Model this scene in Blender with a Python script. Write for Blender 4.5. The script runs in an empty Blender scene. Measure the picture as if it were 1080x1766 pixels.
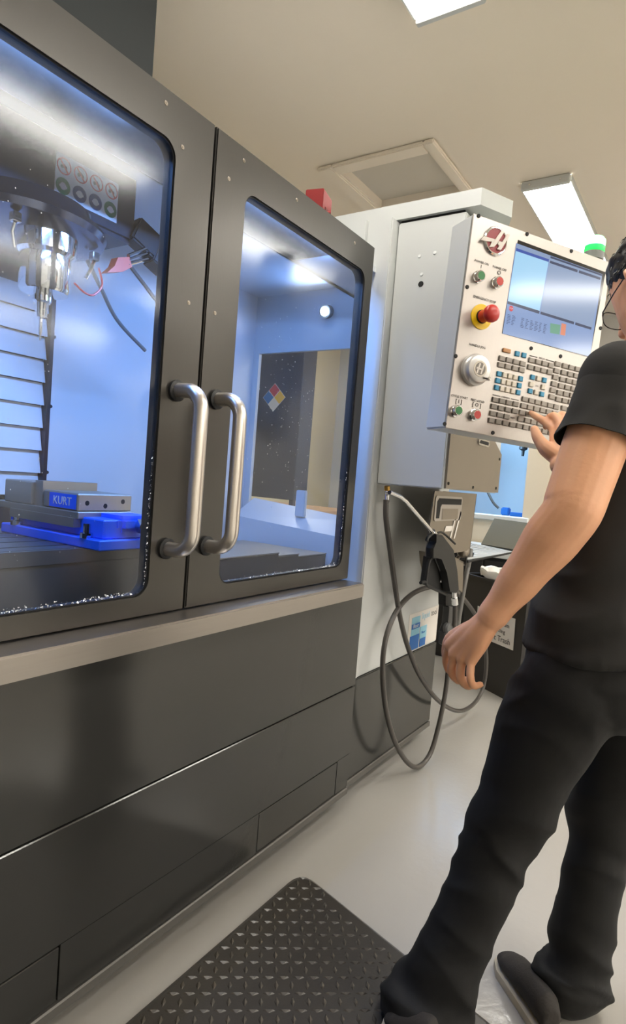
import bpy, bmesh, math, random
import numpy as np
from mathutils import Matrix, Vector, noise
random.seed(7)
S = bpy.context.scene
COL = S.collection
PI = math.pi

# ---------------------------------------------------------------- camera
cd = bpy.data.cameras.new('camera')
cd.sensor_fit = 'HORIZONTAL'; cd.sensor_width = 36.0; cd.lens = 36.0*1052.5/1080
cd.clip_start = 0.05; cd.clip_end = 60
cam = bpy.data.objects.new('camera', cd); COL.objects.link(cam)
cam.matrix_world = Matrix(((0.551445,0.001676,-0.834209,0.000000),(-0.830507,0.095226,-0.548807,-0.968000),(0.078519,0.995454,0.053905,1.100000),(0,0,0,1)))
S.camera = cam

# ---------------------------------------------------------------- world, exposure
wd = bpy.data.worlds.new('world'); S.world = wd; wd.use_nodes = True
wd.node_tree.nodes['Background'].inputs[0].default_value = (1.0, .93, .84, 1)
wd.node_tree.nodes['Background'].inputs[1].default_value = 0.02
S.view_settings.view_transform = 'Standard'; S.view_settings.look = 'None'
S.view_settings.gamma = 1; S.view_settings.use_curve_mapping = False
S.view_settings.exposure = 0.08
LENS_EMIT = 21.0          # strength of the ceiling tubes
LED_POWER = 10.5           # each lamp inside the milling machine
CEIL_Z = 2.6

# ---------------------------------------------------------------- materials
def s2l(c):
    return tuple(((x/255)/12.92 if x/255 <= .04045 else ((x/255+.055)/1.055)**2.4) for x in c)
def mat(name, rgb, rough=.5, metal=0, var=0, scale=8, bump=0, bscale=60, stretch=(1,1,1), coat=0, emit=None, estr=0, sss=0, trans=0, spec=None, rvar=0):
    m = bpy.data.materials.new(name); m.use_nodes = True
    nt = m.node_tree; b = nt.nodes['Principled BSDF']
    c = s2l(rgb)
    b.inputs['Base Color'].default_value = (*c, 1)
    b.inputs['Roughness'].default_value = rough
    b.inputs['Metallic'].default_value = metal
    b.inputs['Coat Weight'].default_value = coat
    b.inputs['Coat Roughness'].default_value = .08
    b.inputs['Transmission Weight'].default_value = trans
    if spec is not None: b.inputs['Specular IOR Level'].default_value = spec
    if sss:
        b.inputs['Subsurface Weight'].default_value = sss
        b.inputs['Subsurface Radius'].default_value = (.012, .005, .003); b.inputs['Subsurface Scale'].default_value = 1
    if emit is not None:
        b.inputs['Emission Color'].default_value = (*s2l(emit), 1); b.inputs['Emission Strength'].default_value = estr
    if var or bump or rvar:
        tc = nt.nodes.new('ShaderNodeTexCoord'); mp = nt.nodes.new('ShaderNodeMapping')
        mp.inputs['Scale'].default_value = stretch
        nt.links.new(tc.outputs['Object'], mp.inputs[0])
    if var or rvar:
        n = nt.nodes.new('ShaderNodeTexNoise'); n.inputs['Scale'].default_value = scale; n.inputs['Detail'].default_value = 5
        nt.links.new(mp.outputs[0], n.inputs['Vector'])
    if var:
        mx = nt.nodes.new('ShaderNodeMix'); mx.data_type = 'RGBA'
        nt.links.new(n.outputs['Fac'], mx.inputs[0])
        mx.inputs[6].default_value = (*[max(0, x*(1-var)) for x in c], 1); mx.inputs[7].default_value = (*[min(1, x*(1+var)) for x in c], 1)
        nt.links.new(mx.outputs[2], b.inputs['Base Color'])
    if rvar:
        mr = nt.nodes.new('ShaderNodeMapRange'); mr.inputs[3].default_value = max(0, rough-rvar); mr.inputs[4].default_value = rough+rvar
        nt.links.new(n.outputs['Fac'], mr.inputs[0]); nt.links.new(mr.outputs[0], b.inputs['Roughness'])
    if bump:
        n2 = nt.nodes.new('ShaderNodeTexNoise'); n2.inputs['Scale'].default_value = bscale; n2.inputs['Detail'].default_value = 3
        nt.links.new(mp.outputs[0], n2.inputs['Vector'])
        bp = nt.nodes.new('ShaderNodeBump'); bp.inputs['Strength'].default_value = bump; bp.inputs['Distance'].default_value = .002
        nt.links.new(n2.outputs['Fac'], bp.inputs['Height']); nt.links.new(bp.outputs[0], b.inputs['Normal'])
    return m
M = {}
M['ceiling'] = mat('ceiling paint', (236,225,209), .95, var=.02, scale=2, spec=.2)
M['wall'] = mat('beige wall paint', (214,211,205), .8, var=.03, scale=2)
M['cream'] = mat('cream wall paint', (240,224,184), .8, var=.03, scale=2)
M['floor'] = mat('grey epoxy floor', (170,167,161), .17, var=.05, scale=3, bump=.3, bscale=45, rvar=.06)
M['dark_paint'] = mat('charcoal machine paint', (79,79,77), .14, metal=.55, var=.06, scale=2.5, bump=.04, bscale=260)
M['door_paint'] = mat('brushed charcoal door skin', (84,82,79), .30, metal=.7, var=.10, scale=3, bump=.05, bscale=220, stretch=(1,1,.25), rvar=.05)
M['gap'] = mat('dark gap', (14,14,14), .7)
M['white_paint'] = mat('light grey machine paint', (196,198,196), .38, var=.02, scale=3, bump=.03, bscale=300)
M['steel'] = mat('brushed stainless steel', (196,190,182), .28, metal=1, var=.05, scale=14, bump=.05, bscale=30, stretch=(1,1,30), rvar=.05)
M['steel_h'] = mat('brushed stainless sill', (168,162,155), .36, metal=1, var=.06, scale=6, bump=.05, bscale=30, stretch=(1,30,30), rvar=.05)
M['dull_steel'] = mat('dull stainless sheet', (146,137,125), .34, metal=.9, var=.05, scale=6, bump=.03, bscale=60)
M['panel_steel'] = mat('brushed panel face', (180,174,168), .38, metal=.75, var=.03, scale=10, bump=.04, bscale=30, stretch=(30,30,1))
M['handle'] = mat('satin handle tube', (226,220,212), .32, metal=1, bump=.05, bscale=20, stretch=(1,1,40), rvar=.05, scale=12, var=.05)
M['chrome'] = mat('chrome', (225,225,225), .08, metal=1)
M['black_rubber'] = mat('black rubber', (26,26,27), .5, bump=.1, bscale=120)
M['mat_rubber'] = mat('black mat rubber', (56,52,47), .33, var=.15, scale=9, bump=.2, bscale=160)
M['black_plastic'] = mat('black plastic', (14,15,17), .5, bump=.05, bscale=200)
M['hose'] = mat('dark grey hose', (74,70,66), .34, var=.1, scale=20)
M['hose_grey'] = mat('smoky grey hose', (104,102,98), .35)
M['red'] = mat('red', (190,48,40), .35)
M['red_box'] = mat('red tool box', (140,34,34), .45)
M['green'] = mat('green button', (44,120,62), .35)
M['yellow'] = mat('yellow ring', (240,200,20), .4)
M['logo_red'] = mat('maroon badge enamel', (150,45,52), .35)
M['logo_white'] = mat('badge silver white', (222,214,204), .3)
M['ink'] = mat('black ink', (60,56,52), .6)
M['key'] = mat('grey key', (150,143,134), .45, var=.04, scale=20)
M['key_dark'] = mat('darker grey key', (128,121,112), .45)
M['key_white'] = mat('white key', (214,206,190), .45)
M['key_blue'] = mat('blue key', (52,138,176), .4)
M['key_orange'] = mat('orange key', (186,134,84), .45)
M['interior'] = mat('white enclosure paint', (206,210,214), .3, var=.03, scale=2)
M['int_dark'] = mat('dark spindle head paint', (44,46,54), .35, metal=.3)
M['int_mid'] = mat('grey way cover steel', (120,118,116), .4, metal=.6, var=.08, scale=5)
M['cast'] = mat('machined vise steel', (170,160,145), .38, metal=.7, var=.05, scale=20)
M['vise_blue'] = mat('blue vise enamel', (10,104,250), .35)
M['orange'] = mat('orange nozzle', (205,80,50), .45)
M['sticker'] = mat('white sticker', (226,228,226), .5)
M['st_green'] = mat('sticker green', (40,120,80), .5)
M['st_blue'] = mat('sticker blue', (50,80,130), .5)
M['st_red'] = mat('sticker red', (190,60,60), .5)
M['paper'] = mat('paper', (222,216,208), .7)
M['pt_blue'] = mat('print blue', (40,110,190), .5)
M['pt_light'] = mat('print light blue', (150,205,225), .5)
M['bin'] = mat('black bin plastic', (42,40,38), .5, bump=.05, bscale=80)
M['bag'] = mat('white bin bag', (225,222,216), .35, bump=.5, bscale=18)
M['lid'] = mat('grey green sheet lid', (88,86,74), .85)
M['skin'] = mat('skin', (236,177,138), .48, var=.06, scale=14, bump=.12, bscale=160, sss=.08)
M['skin2'] = M['skin']
M['shirt'] = mat('black tee cotton', (42,41,40), .92, bump=.07, bscale=500)
M['jeans'] = mat('black denim', (22,22,22), .82, var=.18, scale=9, bump=.1, bscale=400)
M['hair'] = mat('black hair', (22,18,16), .42)
M['shoe'] = mat('charcoal shoe knit', (52,48,44), .85, bump=.3, bscale=200)
M['sole'] = mat('off white sole rubber', (196,184,160), .6)
M['frame'] = mat('gunmetal wire', (60,60,66), .25, metal=.8)
M['lens_light'] = mat('lit ceiling diffuser', (255,244,220), .5, emit=(255,251,243), estr=LENS_EMIT)
M['led'] = mat('lit lamp window', (220,235,255), .4, emit=(150,195,255), estr=14)
M['beacon_green'] = mat('lit green beacon dome', (60,220,120), .3, emit=(0,200,60), estr=1.0)
M['wood'] = mat('tan worktop', (190,150,110), .6, var=.1, scale=6)
M['chip'] = mat('aluminium chips', (225,230,240), .2, metal=.8)
M['black_cab'] = mat('dark cabinet paint', (52,50,52), .5)

def glass(name, tint, rough, refl):
    m = bpy.data.materials.new(name); m.use_nodes = True; nt = m.node_tree
    for n in list(nt.nodes): nt.nodes.remove(n)
    out = nt.nodes.new('ShaderNodeOutputMaterial'); mx = nt.nodes.new('ShaderNodeMixShader')
    tr = nt.nodes.new('ShaderNodeBsdfTransparent'); tr.inputs[0].default_value = (*tint, 1)
    gl = nt.nodes.new('ShaderNodeBsdfGlossy'); gl.inputs['Roughness'].default_value = rough
    ge = nt.nodes.new('ShaderNodeNewGeometry'); dt = nt.nodes.new('ShaderNodeVectorMath'); dt.operation = 'DOT_PRODUCT'
    nt.links.new(ge.outputs['Normal'], dt.inputs[0]); nt.links.new(ge.outputs['Incoming'], dt.inputs[1])
    def mth(op, *ins):
        n = nt.nodes.new('ShaderNodeMath'); n.operation = op
        for i, v in enumerate(ins):
            if isinstance(v, (int, float)): n.inputs[i].default_value = v
            else: nt.links.new(v, n.inputs[i])
        return n.outputs[0]
    p5 = mth('POWER', mth('SUBTRACT', 1.0, mth('ABSOLUTE', dt.outputs['Value'])), 5.0)
    fr = mth('ADD', mth('MULTIPLY', p5, 1.0-refl), refl)          # Schlick reflectance, the same from both sides
    nt.links.new(fr, mx.inputs[0]); nt.links.new(tr.outputs[0], mx.inputs[1]); nt.links.new(gl.outputs[0], mx.inputs[2])
    nt.links.new(mx.outputs[0], out.inputs[0]); return m
M['window'] = glass('polycarbonate window', (.93,.95,.97), .13, .034)
M['eyeglass'] = glass('spectacle lens', (.95,.96,.97), .01, .03)
M['clear'] = glass('clear lens', (.95,.95,.95), .02, .03)

def emis(name, rgb, e=1.0):
    m = mat(name, (10,10,12), .12, emit=rgb, estr=e, coat=0); return m
M['sc_dark'] = emis('screen dark bezel', (70,74,96), .35)
M['sc_lightblue'] = emis('screen pale blue pane', (160,206,236), 1.0)
M['sc_blue'] = emis('screen title bar blue', (62,88,170), .9)
M['sc_grey'] = emis('screen grey blue pane', (138,158,190), .95)
M['sc_low'] = emis('screen lower pane', (130,155,200), .95)
M['sc_bar'] = emis('screen dark bar', (66,78,110), .7)
M['sc_green'] = emis('screen green cells', (110,165,140), .9)
M['sc_orange'] = emis('screen orange cells', (225,140,110), .9)
M['sc_red'] = emis('screen red stop sign', (215,70,80), .9)
M['sc_text'] = emis('screen text', (84,100,140), .7)
M['sc_white'] = emis('screen white text', (215,225,240), .8)

# ---------------------------------------------------------------- helpers
def BM(): return bmesh.new()
def link(o):
    COL.objects.link(o); return o
MW = {}
def tag(o, label=None, cat=None, group=None, kind=None):
    if label: o['label'] = label
    if cat: o['category'] = cat
    if group: o['group'] = group
    if kind: o['kind'] = kind
    return o
def put(name, bm, m, parent=None, smooth=False, local=False, label=None, cat=None, group=None, kind=None, sharp=35):
    bmesh.ops.recalc_face_normals(bm, faces=bm.faces[:])
    me = bpy.data.meshes.new(name); bm.to_mesh(me); bm.free()
    return putme(name, me, m, parent, smooth, local, label, cat, group, kind, sharp)
def putme(name, me, m, parent=None, smooth=False, local=False, label=None, cat=None, group=None, kind=None, sharp=35):
    me.materials.append(M[m] if isinstance(m, str) else m)
    if smooth:
        me.polygons.foreach_set('use_smooth', [True]*len(me.polygons))
        try: me.set_sharp_from_angle(angle=math.radians(sharp))
        except Exception: pass
    o = bpy.data.objects.new(name, me); link(o)
    if parent is not None:
        o.parent = parent
        pw = MW[parent.name]
        if local: MW[o.name] = pw.copy()
        else:
            o.matrix_parent_inverse = pw.inverted(); MW[o.name] = Matrix.Identity(4)
    else: MW[o.name] = Matrix.Identity(4)
    return tag(o, label, cat, group, kind)
def thing(name, label, cat, loc=(0,0,0), mw=None, group=None, kind=None):
    o = bpy.data.objects.new(name, None); link(o); o.empty_display_size = .05
    w = mw if mw is not None else Matrix.Translation(loc)
    o.matrix_world = w; MW[o.name] = w.copy()
    return tag(o, label, cat, group, kind)
def V(*a): return Vector(a)
def box(bm, x0, x1, y0, y1, z0, z1, bev=0, seg=1):
    vs = [bm.verts.new((x, y, z)) for x in (x0, x1) for y in (y0, y1) for z in (z0, z1)]
    f = [(0,1,3,2),(4,6,7,5),(0,4,5,1),(2,3,7,6),(0,2,6,4),(1,5,7,3)]
    fs = [bm.faces.new([vs[i] for i in q]) for q in f]
    if bev:
        es = list({e for q in fs for e in q.edges})
        bmesh.ops.bevel(bm, geom=es, offset=bev, segments=seg, affect='EDGES', clamp_overlap=True)
    return vs
def obox(bm, c, ax, ay, az, hx, hy, hz, bev=0):
    c = Vector(c); ax = Vector(ax).normalized(); ay = Vector(ay).normalized(); az = Vector(az).normalized()
    vs = [bm.verts.new(c+ax*hx*i+ay*hy*j+az*hz*k) for i in (-1,1) for j in (-1,1) for k in (-1,1)]
    f = [(0,1,3,2),(4,6,7,5),(0,4,5,1),(2,3,7,6),(0,2,6,4),(1,5,7,3)]
    fs = [bm.faces.new([vs[i] for i in q]) for q in f]
    if bev:
        es = list({e for q in fs for e in q.edges}); bmesh.ops.bevel(bm, geom=es, offset=bev, segments=2, affect='EDGES')
def frame_for(d, up=None):
    d = Vector(d).normalized(); a = Vector(up) if up is not None else (V(0,0,1) if abs(d.z) < .9 else V(1,0,0))
    x = a.cross(d).normalized(); y = d.cross(x).normalized(); return x, y, d
def smooth_path(pts, n=8):
    P = [Vector(p) for p in pts]; out = []
    for i in range(len(P)-1):
        p0 = P[max(i-1,0)]; p1 = P[i]; p2 = P[i+1]; p3 = P[min(i+2,len(P)-1)]
        for k in range(n):
            t = k/n
            out.append(.5*((2*p1)+(-p0+p2)*t+(2*p0-5*p1+4*p2-p3)*t*t+(-p0+3*p1-3*p2+p3)*t**3))
    out.append(P[-1]); return out
def rings(bm, rs, caps=True):
    L = [[bm.verts.new(p) for p in r] for r in rs]
    n = len(L[0])
    for a, b in zip(L, L[1:]):
        for i in range(n): bm.faces.new((a[i], a[(i+1)%n], b[(i+1)%n], b[i]))
    if caps: bm.faces.new(L[0][::-1]); bm.faces.new(L[-1])
    return L
def tube(bm, pts, r, seg=10, caps=True):
    pts = [Vector(p) for p in pts]; n = len(pts)
    rr = r if isinstance(r, (list, tuple)) else [r]*n
    d = (pts[1]-pts[0]).normalized(); x, y, _ = frame_for(d); rs = []
    for i, p in enumerate(pts):
        nd = (pts[min(i+1,n-1)]-pts[max(i-1,0)]).normalized()
        q = d.rotation_difference(nd); x = q @ x; y = q @ y; d = nd
        rs.append([p+(x*math.cos(2*PI*k/seg)+y*math.sin(2*PI*k/seg))*rr[i] for k in range(seg)])
    rings(bm, rs, caps)
def lathe(bm, base, axis, prof, seg=24):
    x, y, d = frame_for(axis); base = Vector(base)
    rings(bm, [[base+d*h+(x*math.cos(2*PI*k/seg)+y*math.sin(2*PI*k/seg))*max(r,1e-4) for k in range(seg)] for h, r in prof])
def prism(bm, poly, d0, d1):            # poly: list of 3d points at d0 offset; d0,d1 vectors
    a = [bm.verts.new(Vector(p)+Vector(d0)) for p in poly]; b = [bm.verts.new(Vector(p)+Vector(d1)) for p in poly]
    n = len(a); bm.faces.new(a); bm.faces.new(b[::-1])
    for i in range(n): bm.faces.new((a[i], b[i], b[(i+1)%n], a[(i+1)%n]))
def rrect(x0, x1, z0, z1, r, n=6):
    out = []
    for cx, cz, a0 in ((x1-r, z1-r, 0), (x0+r, z1-r, 90), (x0+r, z0+r, 180), (x1-r, z0+r, 270)):
        for k in range(n+1):
            a = math.radians(a0+90*k/n); out.append((cx+r*math.cos(a), cz+r*math.sin(a)))
    return out
def plate_hole(bm, x0, x1, z0, z1, hole, y0, y1):
    # a flat plate in xz between y0 (front) and y1 with one hole (a closed loop of points)
    cx = sum(p[0] for p in hole)/len(hole); cz = sum(p[1] for p in hole)/len(hole)
    corners = [(x1,z1),(x0,z1),(x0,z0),(x1,z0)]
    n = len(hole); q = n//4
    outer = []
    for i, (hx, hz) in enumerate(hole):
        s = i//q; cxn = corners[s]
        k = i % q
        outer.append(cxn)
    def ring(lp, y): return [bm.verts.new((p[0], y, p[1])) for p in lp]
    for y in (y0, y1):
        H = ring(hole, y); Cn = ring(corners, y)
        for i in range(n):
            a, b = i//q, ((i+1)%n)//q
            if a == b: bm.faces.new((H[i], H[i+1], Cn[a]))
            else: bm.faces.new((H[i], H[(i+1)%n], Cn[b], Cn[a]))
    for lp in (hole, corners):
        A = ring(lp, y0); B = ring(lp, y1); m_ = len(lp)
        for i in range(m_): bm.faces.new((A[i], A[(i+1)%m_], B[(i+1)%m_], B[i]))
    bmesh.ops.remove_doubles(bm, verts=bm.verts[:], dist=1e-5)
def text(name, s, size, m, mw, parent=None, ext=.0004, align='CENTER', **kw):
    cu = bpy.data.curves.new(name, 'FONT'); cu.body = s; cu.size = size; cu.extrude = ext; cu.align_x = align; cu.align_y = 'CENTER'; cu.resolution_u = 2
    t = bpy.data.objects.new(name, cu); link(t)
    dg = bpy.context.evaluated_depsgraph_get(); me = bpy.data.meshes.new_from_object(t.evaluated_get(dg))
    bpy.data.objects.remove(t); bpy.data.curves.remove(cu)
    me.transform(mw); me.materials.clear()
    return putme(name, me, m, parent, **kw)
RXZ = Matrix.Rotation(PI/2, 4, 'X')     # text lying in xz, read from -y

def struct(name, bm, m, parent=None, **kw): return put(name, bm, m, parent, kind='structure' if parent is None else None, **kw)

# ================================================================ ROOM
RX0, RX1, RY0, RY1 = -3.5, 5.4, -11.0, 2.4
bm = BM(); box(bm, RX0, RX1, RY0, RY1, -.1, 0); struct('floor', bm, 'floor')
hx0, hx1, hy0, hy1 = 2.55, 2.985, .24, .71         # hatch opening
bm = BM()
xs = [RX0, hx0, hx1, RX1]; ys = [RY0, hy0, hy1, RY1]
for i in range(3):
    for j in range(3):
        if i == 1 and j == 1: continue
        box(bm, xs[i], xs[i+1], ys[j], ys[j+1], CEIL_Z, CEIL_Z+.03)
struct('ceiling', bm, 'ceiling')
for nm, b in (('wall_left', (RX0-.1, RX0, RY0, RY1, 0, CEIL_Z)), ('wall_right', (RX1, RX1+.1, RY0, RY1, 0, CEIL_Z)),
              ('wall_back', (RX0, RX1, RY1, RY1+.1, 0, CEIL_Z)), ('wall_front', (RX0, RX1, RY0-.1, RY0, 0, CEIL_Z))):
    bm = BM(); box(bm, *b); struct(nm, bm, 'cream' if nm == 'wall_back' else 'wall')

# ceiling hatch
t = thing('ceiling_hatch', 'white framed access hatch with a recessed grey panel in the ceiling', 'hatch', (2.75, .49, CEIL_Z))
def molding(bm, ax, a0, a1, p, q):
    if ax == 'x': box(bm, a0, a1, min(p,q), max(p,q), CEIL_Z-.022, CEIL_Z-.0005, .006, 2)
    else: box(bm, min(p,q), max(p,q), a0, a1, CEIL_Z-.022, CEIL_Z-.0005, .006, 2)
for ax, a0, a1, p, q in (('x', 2.47, 3.04, .19, .24), ('x', 2.47, 3.04, .71, .79), ('y', .24, .71, 2.47, 2.55), ('y', .24, .71, 2.985, 3.04)):
    bm = BM(); molding(bm, ax, a0, a1, p, q); put('frame_molding', bm, 'ceiling', t, smooth=True)
bm = BM()
for b in ((hx0, hx0+.01, hy0, hy1), (hx1-.01, hx1, hy0, hy1), (hx0, hx1, hy0, hy0+.01), (hx0, hx1, hy1-.01, hy1)): box(bm, *b, CEIL_Z-.01, CEIL_Z+.036)
put('reveal', bm, 'ceiling', t)
bm = BM(); box(bm, hx0-.02, hx1+.02, hy0-.02, hy1+.02, CEIL_Z+.035, CEIL_Z+.045); put('hatch_panel', bm, mat('hatch panel', (206,199,186), .8), t)

def ceiling_light(x0, x1, yc, label, group=None, w=.23):
    t = thing('ceiling_light', label, 'light', ((x0+x1)/2, yc, CEIL_Z), group=group)
    bm = BM(); box(bm, x0+.02, x1-.02, yc-w/2+.03, yc+w/2-.03, CEIL_Z-.02, CEIL_Z-.001); put('housing', bm, 'white_paint', t)
    sec = [(-w/2+.006, -.021), (-w/2+.008, -.030), (-w/2+.03, -.038), (w/2-.03, -.038), (w/2-.008, -.030), (w/2-.006, -.021)]
    for sy in (-1, 1):
        bm = BM(); ya, yb_ = sorted((yc+sy*w/2, yc+sy*(w/2-.005))); box(bm, x0+.025, x1-.025, ya, yb_, CEIL_Z-.030, CEIL_Z-.001); put('side_rail', bm, 'white_paint', t)
    bm = BM(); prism(bm, [(x0+.025, yc+a, CEIL_Z+b) for a, b in sec], (0,0,0), (x1-x0-.05, 0, 0)); put('diffuser', bm, 'lens_light', t, smooth=True)
    for xa in (x0, x1-.025):
        bm = BM(); box(bm, xa, xa+.025, yc-w/2+.004, yc+w/2-.004, CEIL_Z-.042, CEIL_Z-.001, .004); put('end_cap', bm, 'white_paint', t)
        if xa == x0:
            for sy in (-.07, .07):
                bm = BM(); lathe(bm, (xa, yc+sy, CEIL_Z-.022), (-1,0,0), [(0,.005),(.002,.004)], 8); put('screw', bm, 'chrome', t)
    return t
ceiling_light(3.0, 4.22, -.15, 'lit fluorescent ceiling light with a grey end cap, above the control pendant')
ceiling_light(3.0, 4.22, 1.75, 'added ceiling light over the far back corner, unseen behind the machine')  # added unseen light, brightens the back wall beyond the side window
ceiling_light(.6, 1.815, -.14, 'lit fluorescent ceiling light cut off by the top edge of the photo')
for y in (-1.65, -3.35, -5.3, -8.5):
    for x in ((.95, 2.6) if y == -1.65 else (1.95, 3.55) if y == -3.35 else (-2.8, -1.45, -.1, 1.25, 2.6, 3.95)):  # the two rearmost rows hold extra fixtures added as fill light
        ceiling_light(x, x+1.22, y, 'lit ceiling light behind the camera, from rows seen only as reflected streaks, some lights added as fill', 'reflected ceiling lights', .28 if y > -4 else .5)

# ================================================================ MILLING MACHINE
mill = thing('milling_machine', 'large charcoal and light grey CNC milling machine with two sliding windowed doors', 'machine', (1.2, .6, 0))
# base plinth, skirts
bm = BM(); box(bm, -.62, 2.5, .06, 1.5, 0, .055); put('plinth', bm, 'gap', mill)
SY = -.02
bm = BM(); box(bm, -.65, 1.785, SY+.012, .02, .05, .745); box(bm, 1.785, 2.54, .012, .03, .05, .43); put('skirt_backing', bm, 'gap', mill)
bm = BM(); box(bm, -.65, 1.781, SY, SY+.012, .4255, .744, .002); put('upper_skirt_panel', bm, 'dark_paint', mill, label='upper charcoal front panel under the steel sill')
bm = BM(); box(bm, -.65, 1.781, SY, SY+.012, .189, .4215, .002); box(bm, .6955, 1.2915, SY, SY+.012, .078, .1895); box(bm, 1.7035, 1.781, SY, SY+.012, .078, .1895); box(bm, -.65, -.20, SY, SY+.012, .078, .1895); put('lower_skirt_panel', bm, 'dark_paint', mill, label='lower charcoal front panel')
for a, b in ((-.197, .6925), (1.2945, 1.7005)):
    bm = BM(); box(bm, a, b, SY, SY+.01, .0795, .1865, .0015); put('access_panel', bm, 'dark_paint', mill)
bm = BM(); box(bm, -.65, 1.781, SY-.004, .06, .05, .074, .003); box(bm, 1.787, 2.54, -.004, .06, .05, .074, .003); put('bottom_lip', bm, mat('lip paint', (104,102,98), .4, metal=.4), mill)
bm = BM(); box(bm, 1.787, 2.54, 0, .012, .078, .428, .002); put('side_skirt_panel', bm, 'dark_paint', mill, label='charcoal skirt panel to the right under the white panel')
bm = BM(); box(bm, 2.525, 2.54, .012, 1.5, .078, .428); put('end_skirt', bm, 'dark_paint', mill)
bm = BM(); box(bm, -.65, -.635, 0, 1.5, .05, .745); put('end_skirt', bm, 'dark_paint', mill)
# sill
bm = BM(); box(bm, -.65, 1.693, -.07, .03, .741, .786, .004, 2); put('sill', bm, 'steel_h', mill, smooth=True, label='brushed stainless sill below the doors')
# white front column and right front panel
bm = BM()
box(bm, 1.812, 1.837, .002, .095, .43, 1.976, .004, 2); put('front_column', bm, 'white_paint', mill, smooth=True)
bm = BM(); box(bm, 1.80, 1.836, .095, .27, 1.85, 1.976); put('column_head', bm, 'white_paint', mill)
bm = BM(); box(bm, 1.70, 1.82, .02, .06, .43, .741); put('column_foot', bm, 'white_paint', mill)
bm = BM(); box(bm, 1.8365, 2.545, .006, .05, .43, 1.98, .004, 2); put('front_panel', bm, 'white_paint', mill, smooth=True)
# header behind door tops
bm = BM(); box(bm, -.63, 1.60, .045, .24, 1.79, 1.845, .004); put('header', bm, 'dark_paint', mill)
# doors
def door(x0, x1, wx0, wx1, label, side):
    z0, z1 = .789, 1.838
    d = put_door = None
    bm = BM(); hole = rrect(wx0, wx1, .831, 1.748, .035)
    plate_hole(bm, x0, x1, z0, z1, hole, 0, .034)
    bm.normal_update()
    def outer(v): return min(abs(v.co.x-x0), abs(v.co.x-x1), abs(v.co.z-z0), abs(v.co.z-z1)) < 1e-5 and abs(v.co.y) < 1e-6
    es = [e for e in bm.edges if outer(e.verts[0]) and outer(e.verts[1]) and len(e.link_faces) == 2 and abs(e.link_faces[0].normal.y-e.link_faces[1].normal.y) > .5]
    bmesh.ops.bevel(bm, geom=es, offset=.003, segments=2, affect='EDGES')
    d = put('sliding_door', bm, 'door_paint', mill, smooth=True, label=label)
    bm = BM(); inner = rrect(wx0+.0035, wx1-.0035, .8345, 1.7445, .032)
    n = len(hole)
    A = [bm.verts.new((p[0], .004, p[1])) for p in hole]; B = [bm.verts.new((p[0], .003, p[1])) for p in inner]; Cc = [bm.verts.new((p[0], .010, p[1])) for p in inner]
    for i in range(n):
        j = (i+1) % n; bm.faces.new((A[i], A[j], B[j], B[i])); bm.faces.new((B[i], B[j], Cc[j], Cc[i]))
    put('gasket', bm, 'black_rubber', d)
    bm = BM(); inner = rrect(wx0+.0002, wx1-.0002, .8312, 1.7478, .0348)
    prism(bm, [(p[0], .009, p[1]) for p in inner], (0,0,0), (0,.006,0)); put('window_pane', bm, 'window', d)
    # screws
    for sx, sz in ((x0+.09, z1-.03), (x0+.30, z1-.03), (x0+.6, z1-.03), (x1-.09 if side else x0+.045, z1-.09), (x1-.045 if side else x0+.03, 1.45)):
        bm = BM(); lathe(bm, (sx, .0003, sz), (0,-1,0), [(0,.005),(.0012,.0042)], 10); lathe(bm, (sx, -.0007, sz), (0,-1,0), [(0,.002),(.001,.0018)], 6)
        put('screw', bm, 'dull_steel', d)
    # chips caught along the lower and right edge of the window
    rr = random.Random(3+side); bm = BM()
    def flake(p, s):
        vs = [bm.verts.new((p[0]+rr.uniform(-s,s), p[1]-abs(rr.uniform(0,s)), p[2]+rr.uniform(-s,s)*.8)) for _ in range(4)]
        for f in ((0,1,2),(0,2,3),(0,3,1),(1,3,2)): bm.faces.new([vs[i] for i in f])
    for k in range(330):
        u = rr.random()**.7; x = wx0+.03+(wx1-wx0-.05)*u
        flake((x, .0075, .836+rr.random()**3*.007), rr.uniform(.0012,.0036))
    for k in range(200):
        u = rr.random()**1.6; flake((wx1-.004-rr.random()**2*.004, .0075, .85+.30*u), rr.uniform(.001,.0034))
    put('metal_chips', bm, 'chip', d, kind='stuff')
    bm = BM()          # dried coolant specks on the inside of the window
    for k in range(260):
        x = rr.gauss(wx0+.42*(wx1-wx0) if not side else wx0+.5*(wx1-wx0), .11); z = rr.gauss(1.27, .17); q = rr.uniform(.0004,.0013)
        if not (wx0+.01 < x < wx1-.01 and .85 < z < 1.7): continue
        bm.faces.new([bm.verts.new((x+q*math.cos(PI/3*i), .0155, z+q*math.sin(PI/3*i)*rr.uniform(.8,1.3))) for i in range(6)])
    put('splash_specks', bm, 'bag', d, kind='stuff')
    return d
door(.237, .9765, .327, .871, 'left sliding door with a large window and bar handle', 1)
door(.9825, 1.7065, 1.087, 1.66, 'right sliding door with a window and bar handle', 0)
bm = BM(); box(bm, -.65, .232, 0, .034, .789, 1.838, .003); put('fixed_panel', bm, 'door_paint', mill)
bm = BM(); box(bm, .972, .987, .022, .04, .79, 1.83); put('door_seal', bm, 'black_rubber', mill)
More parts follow.
